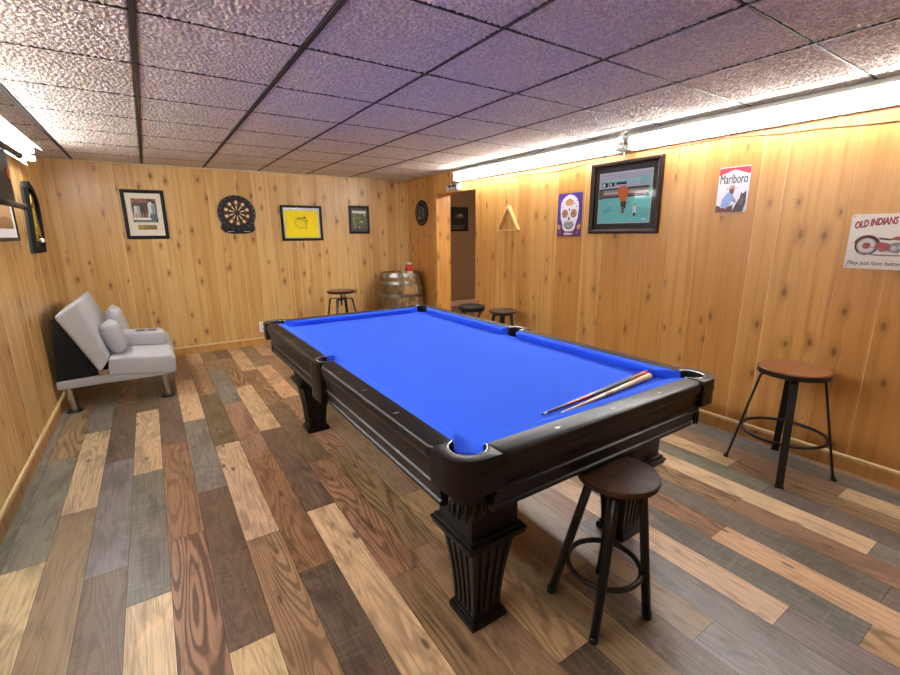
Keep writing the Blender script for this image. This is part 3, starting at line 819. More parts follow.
# fold-down console with two cup holders
bm = BM()
cp = [(-.345, .430), (.0, .405), (.022, .425), (.022, .520), (.0, .535), (-.345, .555)]
con = ypris('console', cp, 5.11, 5.36, M['grey'], .018)
for x in (-.17, -.075):
    bm = BM(); z = .5462-(x+.17)*.058
    tilt = Matrix.Translation((x, 5.235, z)) @ Matrix.Rotation(math.radians(3.3), 4, 'Y')
    lathe(bm, [(.026, .0035), (.040, .004), (.042, .001), (.040, -.002), (.0, -.002), (.0, .0025), (.026, .0025), (.026, .0035)], (0, 0, 0), 32, 0, tilt)
    ch = make('cup_holder', bm, M['blackm'], con); 
    for v in ch.data.vertices: v.co -= FT.location
    ch['label'] = 'black plastic cup holder'
legxy = [(-.70, fy0+.085), (-.025, fy0+.085), (-.70, fy1-.085), (-.025, fy1-.085)]
for i, (x, y) in enumerate(legxy):
    bm = BM(); tilt = (-.03 if x < -.3 else -.035)
    tube(bm, [(x+tilt*-1*0, y, .012), (x-.018, y, .24)], .023, 20); leg = make('leg', bm, M['chrome'], FT, world=True)
    bm = BM(); lathe(bm, [(0, 0), (.056, 0), (.058, .006), (.050, .016), (.024, .020), (0, .020)], (x, y, 0), 28); ob = make('foot_pad', bm, M['blackm'], leg); 
    for v in ob.data.vertices: v.co -= FT.location
# scatter cushions
def pillow(loc, w, h, t, rx, ry, rz, label):
    bm = BM(); n = 14; top = []; grid = {}
    for s in (1, -1):
        for i in range(n+1):
            for j in range(n+1):
                u, v = i/n*2-1, j/n*2-1
                e = (1-abs(u)**5)*(1-abs(v)**5); th = t/2*max(0, e)**.55
                pin = 1-.06*(1-abs(v))*abs(u)**6-.0; pin2 = 1-.06*(1-abs(u))*abs(v)**6
                edge = i in (0, n) or j in (0, n)
                key = (i, j) if edge else (i, j, s)
                if key not in grid: grid[key] = bm.verts.new((s*th if not edge else 0, u*w/2*pin, v*h/2*pin2))
        for i in range(n):
            for j in range(n):
                q = [grid.get((a, b, s)) or grid[(a, b)] for a, b in ((i, j), (i+1, j), (i+1, j+1), (i, j+1))]
                bm.faces.new(q if s > 0 else q[::-1])
    bmesh.ops.recalc_face_normals(bm, faces=bm.faces)
    bm.transform(Matrix.Rotation(rz, 4, 'Z') @ Matrix.Rotation(ry, 4, 'Y'))
    ob = make('throw_pillow', bm, M['grey'], None, smooth=60); ob.location = loc
    return tag(ob, label, 'pillow', 'grey pillows on the loveseat')
pillow((-.358, 4.895, .580), .31, .28, .14, 0, math.radians(-14), math.radians(0), 'small grey pillow against the nearer half of the loveseat back')
pillow((-.358, 5.60, .605), .33, .31, .13, 0, math.radians(-14), math.radians(0), 'small grey pillow behind the console, against the farther half of the back')

# ------------------------------------------------------------------ barrel in the corner and what stands on it
BX, BY, BH = 3.065, 5.945, .900
BA = thing('whiskey_barrel', 'weathered oak barrel with metal hoops in the far right corner', 'barrel', (BX, BY, 0))
rad = lambda z: (.333-.058*((z/BH-.5)*2)**2)
bm = BM(); lay = bm.loops.layers.float_color.new('plank'); rd = random.Random(2); ns = 26
for k in range(ns):
    a0, a1 = 2*PI*k/ns, 2*PI*(k+1)/ns; col = (rd.random(), rd.random(), 0, 1); zs = [BH*i/14 for i in range(15)]
    cs = [a0+.004, (a0+a1)/2, a1-.004]
    V = [[bm.verts.new((BX+rad(z)*math.cos(a), BY+rad(z)*math.sin(a), z)) for a in cs] for z in zs]
    I = [[bm.verts.new((BX+(rad(z)-.025)*math.cos(a), BY+(rad(z)-.025)*math.sin(a), z)) for a in (a0, a1)] for z in zs]
    fs = []
    for i in range(14):
        for j in range(2): fs.append(bm.faces.new((V[i][j], V[i][j+1], V[i+1][j+1], V[i+1][j])))
        fs.append(bm.faces.new((I[i][0], V[i][0], V[i+1][0], I[i+1][0]))); fs.append(bm.faces.new((V[i][2], I[i][1], I[i+1][1], V[i+1][2])))
        fs.append(bm.faces.new((I[i][1], I[i][0], I[i+1][0], I[i+1][1])))
    fs.append(bm.faces.new((V[14][0], V[14][1], V[14][2], I[14][1], I[14][0]))); fs.append(bm.faces.new((V[0][2], V[0][1], V[0][0], I[0][0], I[0][1])))
    for f in fs:
        for lp in f.loops: lp[lay] = col
make('staves', bm, M['stave'], BA, world=True, smooth=20)
bm = BM(); lay = bm.loops.layers.float_color.new('plank')
nb = 7; R0 = rad(BH)-.026
for k in range(nb):
    x0, x1 = -R0+2*R0*k/nb+.001, -R0+2*R0*(k+1)/nb-.001
    pts = [(x, -math.sqrt(max(0, R0*R0-x*x))) for x in [x0+(x1-x0)*i/6 for i in range(7)]]; pts += [(x, math.sqrt(max(0, R0*R0-x*x))) for x in [x1-(x1-x0)*i/6 for i in range(7)]]
    t = BM(); prism(t, pts, BH-.035, BH-.012); absorb(bm, t)
for f in bm.faces:
    for lp in f.loops: lp[lay] = (.5, .3, 0, 1)
ob = make('head', bm, M['stave'], BA, smooth=0); ob.location = (0, 0, 0)
for z0, z1 in ((.842, .898), (.742, .782), (.560, .600), (.270, .310), (.102, .142), (.002, .055)):
    bm = BM(); zs = (z0, (z0+z1)/2, z1)
    lathe(bm, [(rad(z)+.0015, z) for z in zs]+[(rad(z)+.004, z) for z in zs[::-1]]+[(rad(z0)+.0015, z0)], (0, 0, 0), 64); make('hoop', bm, M['hoop'], BA)
zt = BH-.0115
J = thing('red_jar', 'red jar with a white lid standing on the barrel', 'jar', (3.155, 5.83, zt))
bm = BM(); lathe(bm, [(0, 0), (.046, 0), (.052, .006), (.053, .020), (.053, .100), (.046, .118), (.036, .124), (0, .124)], (0, 0, 0), 32); make('body', bm, M['red'], J)
bm = BM(); lathe(bm, [(.0538, .004), (.0545, .004), (.0545, .024), (.0538, .024), (.0538, .004)], (0, 0, 0), 32); make('base_band', bm, M['white'], J)
bm = BM(); lathe(bm, [(0, .1245), (.037, .1245), (.037, .146), (.030, .150), (0, .150)], (0, 0, 0), 28); make('lid', bm, M['white'], J)
def tumbler(loc, r, h, label):
    bm = BM(); lathe(bm, [(0, 0), (r*.85, 0), (r*.88, .004), (r, h), (r-.003, h), (r*.84-.002, .010), (0, .010)], (0, 0, 0), 28)
    ob = make('glass_tumbler', bm, M['clear']); ob.location = loc; return tag(ob, label, 'glass', 'glasses on the barrel')
tumbler((3.035, 5.80, zt), .040, .085, 'clear tumbler on the barrel right beside the red jar')
tumbler((2.945, 5.83, zt), .040, .040, 'low clear glass dish on the barrel, left of the tumbler')

# ------------------------------------------------------------------ wall hung things.  local frame: x right, z up, facing -y
BACK, RIGHT, LEFT = 0.0, -PI/2, PI/2
def on_back(x, z, d=0): return (x, YB-d, z)
def on_right(y, z, d=0): return (XR-d, y, z)
def on_left(y, z, d=0): return (XL+d, y, z)
def frame(o, w, h, bw, dp, mat, name='frame', inner=None):
    bm = BM(); a, b = w/2, h/2
    P = [(-a, -b), (a, -b), (a, b), (-a, b)]
    prof = [(0, 0), (0, dp*.8), (bw*.15, dp), (bw*.55, dp), (bw*.8, dp*.8), (bw, dp*.7), (bw, 0)]
    S = []
    for sx, sz in ((-1, -1), (1, -1), (1, 1), (-1, 1)): S.append([(sx*(a-i), -d, sz*(b-i)) for i, d in prof])
    S.append(S[0])
    R = [[bm.verts.new(p) for p in s] for s in S[:4]]; n = len(prof)
    for k in range(4):
        A, B = R[k], R[(k+1) % 4]
        for j in range(n): bm.faces.new((A[j], A[(j+1) % n], B[(j+1) % n], B[j]))
    bmesh.ops.recalc_face_normals(bm, faces=bm.faces)
    return make(name, bm, mat, o, smooth=25)
def backing(o, w, h, y, mat, name='mat_board'):
    bm = BM(); box(bm, -w/2, w/2, y, -.001, -h/2, h/2); return make(name, bm, mat, o, smooth=0)
def pane(o, w, h, y):
    bm = BM(); box(bm, -w/2, w/2, y-.0015, y, -h/2, h/2); return make('glass', bm, M['glass'], o, smooth=0)

# framed sports photo, back wall left
o = thing('framed_picture', 'black-framed sports photograph with cream mat on the back wall', 'picture', on_back(.022, 1.683), BACK, 'framed pictures on the walls')
frame(o, .41, .54, .036, .024, M['frameb']); backing(o, .35, .48, -.006, M['paper'])
F = Flat(-.0062); I = ink
F.rect(-.118, .118, -.085, .175, I('dugout', '4E463C')); F.rect(-.118, .118, .13, .175, I('crowd', '8A5A3A'))
rd = random.Random(5)
for k in range(34):
    x, z = rd.uniform(-.112, .105), rd.uniform(.132, .170); F.poly(circ(x, z, .005, .006, 8), I(('crowd_pale', 'crowd_red', 'crowd_dark')[k % 3], ('C9A37A', '8C3A24', '3A2A20')[k % 3]), k > 0)
F.rect(-.118, .118, -.035, .03, I('infield', '9A7A5C')); F.rect(-.115, .06, -.058, -.035, I('chalk', 'EFE9DC'))
F.rect(-.118, .118, -.085, -.058, I('navy_strip', '26364A'))
for x, s, c in ((-.085, .9, 'D9D9D4'), (-.06, .9, 'B9B9B8'), (-.02, 1.0, '2C2A2A'), (.01, .9, '6A2A22'), (.055, 1.35, 'D8DADB'), (.085, 1.2, '8FA0AA')):
    F.poly([(x-.014*s, .03), (x+.016*s, .025), (x+.018*s, .085*s+.01), (x, .10*s+.01), (x-.016*s, .075*s+.01)], I('player_'+c, c)); F.poly(circ(x+.003, .108*s+.012, .010*s, None, 10), I('cap_'+c, '2E3238'))
    F.poly([(x-.014*s, .03), (x, .03), (x-.012*s, -.03), (x-.022*s, -.03)], I('trouser_'+c, c)); F.poly([(x+.002, .03), (x+.016*s, .028), (x+.022*s, -.03), (x+.010*s, -.03)], I('trouser_'+c, c), True)
F.poly([(.04, -.02), (.10, .02), (.118, -.03), (.10, -.062), (.06, -.07)], I('slider', '5E7280'))
F.line([(-.1, -.072), (.1, -.072)], .006, I('pale_caption', 'A9B4BC'))
F.done('photograph', o)
bm = BM(); box(bm, -.085, .095, -.0085, -.006, -.165, -.115, 0, .001); make('name_plate', bm, plain('brass_plate', '8A7038', .4, .6), o)
pane(o, .345, .475, -.011)

# electronic dartboard
o = thing('dartboard', 'black electronic dartboard with cream segments on the back wall', 'dartboard', on_back(.982, 1.70, -.001), BACK)
bm = BM(); R_ = .218
body = [(x, z) for x, z in arc(0, .012, R_, -32, 212, 40)]+[(-.20, -.175), (-.16, -.215), (-.08, -.235), (.08, -.235), (.16, -.215), (.20, -.175)]
prism(bm, body, 0, .03, lambda u, v, h: (u, -h, v), 0, .005); make('housing', bm, plain('charcoal_plastic', '14161C', .4), o, smooth=30)
F = Flat(-.031, .0003); cr = I('segment_cream', 'E2C98C'); bk = I('segment_black', '17110F'); rd_ = I('segment_red', '561510'); c0 = .018
F.poly(circ(0, c0, .178, None, 60), I('catch_ring', '1B1416'))
def seg(r0, r1, a0, a1, m, same):
    F.poly(arc(0, c0, r1, a0, a1, 4)+arc(0, c0, r0, a1, a0, 4), m, same)
F.layer += 1
for k in range(20):
    a = 90+18*k; cols = (cr, rd_) if k % 2 == 0 else (bk, bk)
    seg(.105, .145, a-7.5, a+7.5, cr if k % 2 == 0 else rd_, True); seg(.092, .103, a-7.5, a+7.5, bk if k % 2 == 0 else rd_, True)
    seg(.034, .090, a-6.5, a+6.5, cr if k % 2 == 0 else bk, True); seg(.146, .156, a-7.5, a+7.5, rd_ if k % 2 == 0 else bk, True)
F.poly(circ(0, c0, .022, None, 20), I('bull_blue', '1C2438')); F.poly(circ(0, c0, .010, None, 16), rd_)
for k in range(20):
    a = math.radians(90+18*k); F.poly(circ(.196*math.cos(a), c0-.004+.196*math.sin(a), .006, .008, 8), I('number_dots', '6E7884'), k > 0)
F.rect(-.13, -.06, -.212, -.204, I('button_pale', 'C9CED2')); F.rect(.06, .13, -.212, -.204, I('button_pale', 'C9CED2'), True)
F.done('target_face', o)

# framed yellow golf flag
o = thing('framed_flag', 'black frame holding a bright yellow flag on the back wall', 'picture', on_back(1.785, 1.600), BACK)
frame(o, .55, .46, .030, .026, M['frameb']); backing(o, .50, .41, -.006, I('mat_white', 'D8DAE2'), 'mat_board')
F = Flat(-.0062)
F.rect(-.225, .222, -.19, .165, I('flag_yellow', 'FFE600', .7))
us = [(-.085, .035), (-.078, .055), (-.02, .055), (.0, .045), (.03, .05), (.05, .03), (.075, .055), (.085, .05), (.07, .02), (.06, -.01), (.058, -.03), (.068, -.06), (.058, -.066), (.05, -.045), (.02, -.042), (.0, -.05), (-.01, -.065), (-.03, -.048), (-.065, -.04), (-.08, -.015), (-.085, .01)]
us = [(x-.005, z-.01) for x, z in us]
F.line(us, .005, I('outline_olive', '5E5A10'), True)
F.line([(-.065, .062), (.02, .062)], .012, I('outline_olive', '5E5A10')); F.line([(.05, .0), (.05, .08)], .004, I('outline_olive', '5E5A10'))
F.poly([(.022, .060), (.050, .060), (.050, .088), (.022, .080)], I('flag_red', 'A02A10'))
F.done('flag', o); pane(o, .495, .405, -.012)

# small framed landscape
o = thing('framed_picture', 'small black-framed green landscape print on the back wall', 'picture', on_back(2.612, 1.652), BACK, 'framed pictures on the walls')
frame(o, .31, .39, .028, .022, M['frameb']); backing(o, .26, .34, -.006, I('mat_dark', '4A4A46'), 'mat_board')
F = Flat(-.0062)
F.rect(-.105, .105, -.135, .13, I('lawn_mid', '5E6A3A')); F.rect(-.105, .105, .085, .125, I('sky_pale', 'E9EAE2')); 
rd = random.Random(8)
for k in range(40): 
    x, z = rd.uniform(-.095, .095), rd.uniform(-.03, .09); F.poly(circ(x, z, rd.uniform(.008, .018), None, 9), I('bush_%d' % (k % 3), ('39481F', '7C8B4A', '55643A')[k % 3]), k % 8 > 0)
F.poly([(-.105, -.135), (-.02, -.06), (.105, -.075), (.105, -.135)], I('fairway', '4C5638')); F.poly(circ(.035, -.03, .028, .009, 16), I('bunker', 'D9D4B4')); F.poly(circ(.0, -.105, .013, .011, 12), I('bunker', 'D9D4B4')); F.poly(circ(.085, .065, .014, .012, 12), I('bunker', 'D9D4B4'))
F.line([(-.095, .03), (-.062, -.12)], .008, I('path_pale', 'C9C2A0')); F.line([(-.06, -.075), (.10, -.07)], .012, I('bank_brown', '6E5A44'))
F.done('print', o); pane(o, .255, .335, -.011)
bm = BM(); tube(bm, [(-.004, -.004, .195), (0, -.008, .212), (.004, -.004, .195)], .003, 6); make('hanger', bm, M['black'], o)

# power outlet low on the back wall
o = thing('wall_outlet', 'white power outlet low on the back wall behind the table corner', 'outlet', on_back(1.147, .238), BACK)
bm = BM(); box(bm, -.045, .045, -.008, 0, -.072, .072, 0, .003); make('cover_plate', bm, M['white'], o)
for z in (-.03, .03):
    bm = BM(); box(bm, -.019, .019, -.011, -.007, z-.017, z+.017, 0, .002); so = make('socket', bm, M['white'], o)
    bm = BM()
    for x in (-.007, .007): box(bm, x-.0015, x+.0015, -.0118, -.0105, z-.003, z+.008)
    make('slots', bm, M['blackm'], so, smooth=0)

# round sign between the corner and the doorway
o = thing('round_sign', 'round black sign with pale lettering marks between the barrel corner and the doorway', 'sign', on_right(5.89, 1.745), RIGHT)
bm = BM(); lathe(bm, [(0, 0), (.178, 0), (.182, .004), (.182, .014), (.170, .017), (.165, .014), (0, .014)], (0, 0, 0), 56, 0, Matrix.Rotation(PI/2, 4, 'X')); make('disc', bm, M['frameb'], o, smooth=30)
F = Flat(-.0150); pal = I('sign_grey', '8E939A')
F.line(circ(0, 0, .150, None, 40), .004, pal, True); F.line(arc(-.02, .0, .105, 110, 250, 16), .008, pal); F.line(arc(.0, .01, .07, 20, 160, 12), .010, pal)
F.rect(-.075, -.02, -.03, .045, I('sign_dim', '6A6A62')); F.rect(-.07, -.02, -.085, -.045, pal)
for i, (z, w) in enumerate(((.05, .06), (.02, .085), (-.01, .07), (-.04, .085), (-.07, .05))): F.rect(.02, .02+w, z-.006, z+.006, pal, i > 0)
F.done('print', o)

# triangular ball rack on a peg
o = thing('ball_rack', 'light wooden triangle ball rack hung on the right wall', 'ball rack', on_right(3.935, 1.47), RIGHT)
tri = [(-.186, .0), (.186, .0), (.0, .296)]
def off_tri(t, s):
    c = Vector((0, .10)); return [tuple(c+(Vector(p)-c)*s) for p in t]
def rounded(t, r):
    out = []
    for i in range(3):
        p = Vector(t[i]); a = Vector(t[i-1]); b = Vector(t[(i+1) % 3]); d0 = (a-p).normalized(); d1 = (b-p).normalized()
        for k in range(7):
            u = k/6; q = (1-u)**2*(p+d0*r)+2*u*(1-u)*p+u*u*(p+d1*r); out.append(tuple(q))
    return out
A = rounded(tri, .035); B = rounded([(-.148, .020), (.148, .020), (0, .254)], .018)
bm = BM(); n = len(A)
secs = [[(u, y, v) for u, v in P] for P, y in ((A, -.003), (A, -.044), (B, -.044), (B, -.003))]
R = [[bm.verts.new(p) for p in s] for s in secs]
for a, b in ((0, 1), (1, 2), (2, 3), (3, 0)):
    for j in range(n): bm.faces.new((R[a][j], R[a][(j+1) % n], R[b][(j+1) % n], R[b][j]))
bmesh.ops.recalc_face_normals(bm, faces=bm.faces)
make('triangle', bm, plain('light_maple', 'D7AE72', .35, coat=.3), o, smooth=40)
bm = BM(); tube(bm, [(0, 0, .246), (0, -.055, .249)], .005, 10); make('peg', bm, M['chrome'], o)

# sugar-skull tin sign
def tin(name, label, loc, rot, w, h, base, rim=None, r=.012):
    o = thing(name, label, 'sign', loc, rot, 'tin signs on the right wall'); bm = BM()
    prism(bm, rrect(-w/2, w/2, -h/2, h/2, r), .001, .004, lambda u, v, hh: (u, -hh, v), 0); make('panel', bm, base, o, smooth=0)
    bm = BM()
    for x in (-w/2+.012, w/2-.012):
        for z in (-h/2+.012, h/2-.012): lathe(bm, [(0, .0), (.004, 0), (.003, .002), (0, .0025)], (x, -.0045, z), 10, 0, Matrix.Rotation(PI/2, 4, 'X'))
    make('nails', bm, M['hoop'], o)
    return o
o = tin('tin_sign', 'purple tin sign with a white sugar skull on the right wall', on_right(3.066, 1.616), RIGHT, .298, .404, I('sign_purple', '4A2C8C'), r=.01)
F = Flat(-.0042); wh = I('skull_white', 'E4E0EC'); pu = I('sign_violet', '6A48B0'); tn = I('skull_tan', 'B98A58'); dk = I('skull_dark', '3A2A4E'); mr = I('sign_maroon', '5A2A3C')
F.rect(-.149, .149, -.202, -.105, mr)
rd = random.Random(6)
for k in range(26): 
    x = rd.choice((-1, 1))*rd.uniform(.10, .142); F.poly(circ(x, rd.uniform(-.10, .19), rd.uniform(.006, .014), None, 8), pu, k > 0)
F.poly([(-.045, -.155), (-.075, -.13), (-.085, -.08), (-.105, -.03), (-.112, .04)]+arc(0, .075, .112, 175, 5, 18)+[(.112, .04), (.105, -.03), (.085, -.08), (.075, -.13), (.045, -.155)], wh)
for s in (-1, 1):
    F.poly(circ(s*.055, .012, .037, .039, 20), dk); F.poly(circ(s*.055, .012, .030, .032, 20), tn); F.poly(circ(s*.055, .012, .015, .016, 14), I('eye_brown', '7A5236'))
    F.poly([(s*.10, -.10), (s*.145, -.085), (s*.14, -.13), (s*.11, -.14)], I('petal_tan', 'C9975E')); F.poly(circ(s*.11, -.165, .02, None, 10), pu)
F.poly([(-.05, .10), (-.055, .125), (-.03, .14), (0, .155), (.03, .14), (.055, .125), (.05, .10), (.025, .085), (-.025, .085)], tn)
F.poly([(0, -.01), (.016, -.045), (.004, -.05), (0, -.04), (-.004, -.05), (-.016, -.045)], dk); F.poly([(0, .035), (.010, .05), (0, .065), (-.010, .05)], dk)
F.poly(arc(0, -.075, .058, 180, 360, 14)+[(.05, -.06), (-.05, -.06)], I('teeth_grey', '9DA09A')); F.line([(-.062, -.09), (-.03, -.125), (.03, -.125), (.062, -.09)], .008, dk); F.line([(-.05, -.085), (.05, -.085)], .005, dk)
for s in (-1, 1):
    for k, (x, z) in enumerate(((.075, .10), (.085, .13), (.06, .16), (.03, .175), (.09, .075))): F.poly(circ(s*x, z, .006, None, 8), pu, k > 0)
F.poly([(-.06, -.185), (-.055, -.168), (-.02, -.164), (.02, -.166), (.055, -.170), (.06, -.182), (.03, -.190), (-.03, -.190)], I('script_pale', 'BDB0D8'))
F.done('artwork', o)

# large framed boxing-style picture: plain turquoise stand-in
o = thing('framed_picture', 'large dark-framed turquoise picture with orange patch, under the light gap on the right wall', 'picture', on_right(2.472, 1.738), RIGHT, 'framed pictures on the walls')
W_, H_ = .684, .596
frame(o, W_, H_, .040, .034, M['framebr']); backing(o, W_-.07, H_-.07, -.008, I('mat_charcoal', '1E1C1E'), 'mat_board')
F = Flat(-.0083); w2, h2 = .258, .213
F.rect(-w2, w2, -h2, h2, I('edge_cream', 'C9C0B4')); w2 -= .006; h2 -= .006
tq = I('ring_turquoise', '6FC8C4'); F.rect(-w2, w2, -h2, .075, tq); F.rect(-w2, w2, .075, h2, I('crowd_lilac', 'B4B4CC'))
F.rect(-w2, w2, .115, .150, I('band_teal', '8CC4C4')); 
for k, z in enumerate((.19, .175, .16)): F.rect(-w2, w2, z-.003, z+.003, I('band_grey', '8C90A8'), k > 0)
F.rect(-.225, -.165, .095, .13, M['blackm']); F.rect(-.155, -.10, .098, .13, M['blackm'], True); F.rect(-.08, .02, .108, .128, M['blackm'], True)
F.rect(-.217, -.195, .100, .124, I('box_white', 'E4E4EA')); F.rect(-.145, -.128, .104, .124, I('box_white', 'E4E4EA'), True)
F.rect(.15, .235, .095, .16, I('panel_teal', '7FB8BC'))
for z, c in ((.075, '1A1618'), (.058, '9C8478'), (.042, 'C8B0B0'), (.026, '8C5048'), (.010, '1A1618')): F.rect(-w2, w2-.02, z-.008, z+.006, I('rope_'+c, c))
F.rect(-w2, -.205, -.005, .07, I('post_grey', '5A5458'))
F.poly([(-.06, .07), (-.03, .095), (.02, .09), (.045, .06), (.03, -.03), (-.02, -.04), (-.05, .02)], I('patch_orange', 'D06A24'))
F.poly([(-.025, -.035), (.03, -.03), (.028, -.085), (.01, -.10), (.004, -.075), (-.022, -.08)], M['blackm']); F.poly([(-.015, -.085), (.008, -.08), (.014, -.125), (-.004, -.135)], I('patch_brown', '7A4A34'))
F.poly([(.10, -.06), (.125, -.055), (.13, -.10), (.128, -.13), (.10, -.13)], I('box_white', 'E4E4EA')); F.rect(.106, .126, -.155, -.132, M['blackm']); F.rect(.104, .124, -.072, -.056, I('patch_skin', 'B48A78'))
F.line([(.135, -.075), (.20, -.07)], .005, I('pale_blue', 'A8DCE4'))
F.line([(-.20, -.115), (-.17, -.09), (-.18, -.13), (-.14, -.08), (-.12, -.07), (-.15, -.11), (-.09, -.10)], .005, I('pen_blue', '4A86B8'))
F.rect(.195, .22, -.19, -.178, I('box_white', 'E4E4EA'))
F.done('artwork', o); pane(o, W_-.075, H_-.075, -.016)

# cigarette-advert tin sign
o = tin('tin_sign', 'white tin sign with red chevron top, rider and horse on the right wall', on_right(1.606, 1.731), RIGHT, .202, .304, I('sign_white', 'E4E2EA'))
F = Flat(-.0042); rdm = I('chevron_red', 'C03448'); nv = I('letter_black', '2A2E34')
F.poly([(-.096, .147), (.096, .147), (.100, .142), (.100, .098), (0, .132), (-.100, .098), (-.100, .142)], rdm)
F.text('Marlboro', -.090, .042, .177, .062, nv); F.text('Marlboro', -.0885, .042, .177, .062, nv)
F.poly([(-.100, -.150), (-.1, -.10), (-.06, -.115), (-.02, -.13), (.0, -.150)], I('saddle_brown', '7A3E34'))
F.poly([(-.07, -.12), (-.062, -.06), (-.035, -.02), (-.005, -.015), (.012, -.05), (.03, -.07), (.022, -.085), (-.004, -.075), (-.012, -.12)], I('shirt_blue', '8FA6D8'))
F.poly([(-.02, -.02), (-.022, .008), (-.004, .014), (.012, .004), (.006, -.03)], I('face_dark', '5A3C38')); F.poly([(-.042, .012), (-.02, .010), (-.015, .030), (.010, .030), (.014, .012), (.032, .016), (.028, .008), (-.038, .004)], I('hat_pale', 'C98A8C'))
F.poly([(-.03, -.118), (.01, -.10), (.015, -.150), (-.04, -.150)], I('chaps_brown', '6A3A30'))
F.poly([(.012, -.150), (.03, -.10), (.052, -.055), (.058, -.015), (.066, -.03), (.078, -.022), (.086, -.008), (.090, -.03), (.092, -.09), (.085, -.12), (.078, -.150)], I('horse_brown', '4A3C40'))
F.poly([(.055, -.06), (.07, -.045), (.076, -.09), (.066, -.11), (.052, -.10)], I('horse_face', '6E5454')); F.line([(.04, -.09), (.012, -.07)], .004, I('rein', '8C5A50'))
F.done('artwork', o)

# motorcycle tin sign
o = tin('tin_sign', 'white tin sign with a red vintage motorcycle at the right end of the right wall', on_right(.726, 1.388), RIGHT, .408, .306, I('sign_ivory', 'DCD2CC'), r=.012)
F = Flat(-.0042); rr = I('letters_red', 'A83A34'); ol = I('letters_shadow', '4A3034')
F.rect(-.195, .195, -.145, .145, I('ivory_field', 'DCD2CC'))
warp = lambda u, v: (u, v+.035*(1-((u+.0)/.22)**2)-.010)
F.text('OLD INDIANS', -.186+.002, .072-.003, .178, .040, ol, .03, .1, warp); F.text('OLD INDIANS', -.186, .072, .178, .040, rr, .018, .1, warp)
tr = I('frame_red', 'A04238'); st = I('steel_grey', '7C7A82'); ir = I('tyre_dark', '4A3A44')
for k, cx in enumerate((-.118, .140)):
    F.line(circ(cx, -.022, .048, None, 28), .009, ir, True); F.line(circ(cx, -.022, .040, None, 24), .003, st, True)
    for j in range(8): a = j*PI/8; F.line([(cx-.038*math.cos(a), -.022-.038*math.sin(a)), (cx+.038*math.cos(a), -.022+.038*math.sin(a))], .0014, st, j > 0)
    F.poly(circ(cx, -.022, .018, None, 14), tr); F.line(arc(cx, -.022, .056, 20, 165, 14), .007, tr)
F.poly([(-.05, -.055), (-.085, -.03), (-.07, .0), (-.02, -.01), (.0, -.05)], tr); F.poly(circ(.01, -.03, .032, .028, 16), st); F.poly(circ(.0, -.035, .014, None, 12), I('engine_pale', 'B4AEB0')); F.poly(circ(.028, -.028, .012, None, 12), I('engine_pale', 'B4AEB0'), True)
F.poly([(-.03, .012), (.0, .028), (.06, .03), (.085, .012), (.04, .005)], tr); F.line([(-.065, .018), (-.02, .012)], .010, ir); F.line([(.085, .02), (.14, -.022)], .006, st); F.line([(.055, .05), (.085, .048), (.09, .015)], .005, st)
F.line([(-.15, -.062), (-.06, -.074), (.06, -.074), (.10, -.06)], .008, st); F.line([(-.10, -.03), (.02, -.06)], .006, st)
F.text('They just have better', -.190, -.138, .236, .030, ol, 0, .25); F.text('They just have better', -.189, -.138, .236, .030, ol, 0, .25)
F.done('artwork', o)

# die-cut plaque over the doorway
o = thing('wall_plaque', 'small die-cut black and white plaque above the doorway', 'sign', on_right(5.05, 2.045), RIGHT)
bm = BM(); pl = [(-.165, -.052), (.165, -.052), (.168, .03), (.15, .052), (.115, .056), (.095, .035), (-.10, .030), (-.125, .045), (-.158, .034)]
prism(bm, pl, .001, .012, lambda u, v, h: (u, -h, v)); make('panel', bm, I('plaque_white', 'D9D6D2'), o, smooth=0)
F = Flat(-.0123); bk2 = M['blackm']
F.poly([(-.15, .02), (-.14, .034), (-.12, .036), (-.105, .02), (-.115, .012), (-.14, .012)], bk2); F.poly([(-.115, -.012), (-.05, -.006), (-.045, .024), (-.112, .022)], bk2, True)
F.poly([(-.035, -.004), (.04, -.008), (.048, -.045), (.062, -.045), (.068, -.02), (.055, -.004), (.062, .022), (.05, .028), (-.035, .024)], bk2, True); F.line(arc(.125, .022, .026, 160, -10, 10), .012, bk2)
F.line([(-.10, -.028), (.03, -.030)], .007, I('plaque_grey', '8C8684')); F.line([(-.12, -.046), (.13, -.046)], .006, bk2)
F.done('print', o)

# dark picture in the hall
o = thing('hall_picture', 'dark framed picture on the brown wall through the doorway', 'picture', (5.165, 7.47, 1.72), 0)
frame(o, .47, .46, .02, .02, M['frameb']); backing(o, .44, .43, -.006, I('hall_navy', '14141C'), 'mat_board')
F = Flat(-.0063); F.poly(circ(.03, .06, .11, .05, 20), I('hall_glare', '5A4A48')); F.poly(circ(.05, .075, .04, .022, 16), I('hall_glare_core', 'B8A898'))  # pale ovals: glossy reflection painted into the picture
for k, z in enumerate((-.12, -.15, -.18)): F.rect(-.17, .17-.03*k, z-.006, z+.006, I('hall_text', '6E6660'), k > 0)
F.done('print', o); pane(o, .43, .42, -.010)

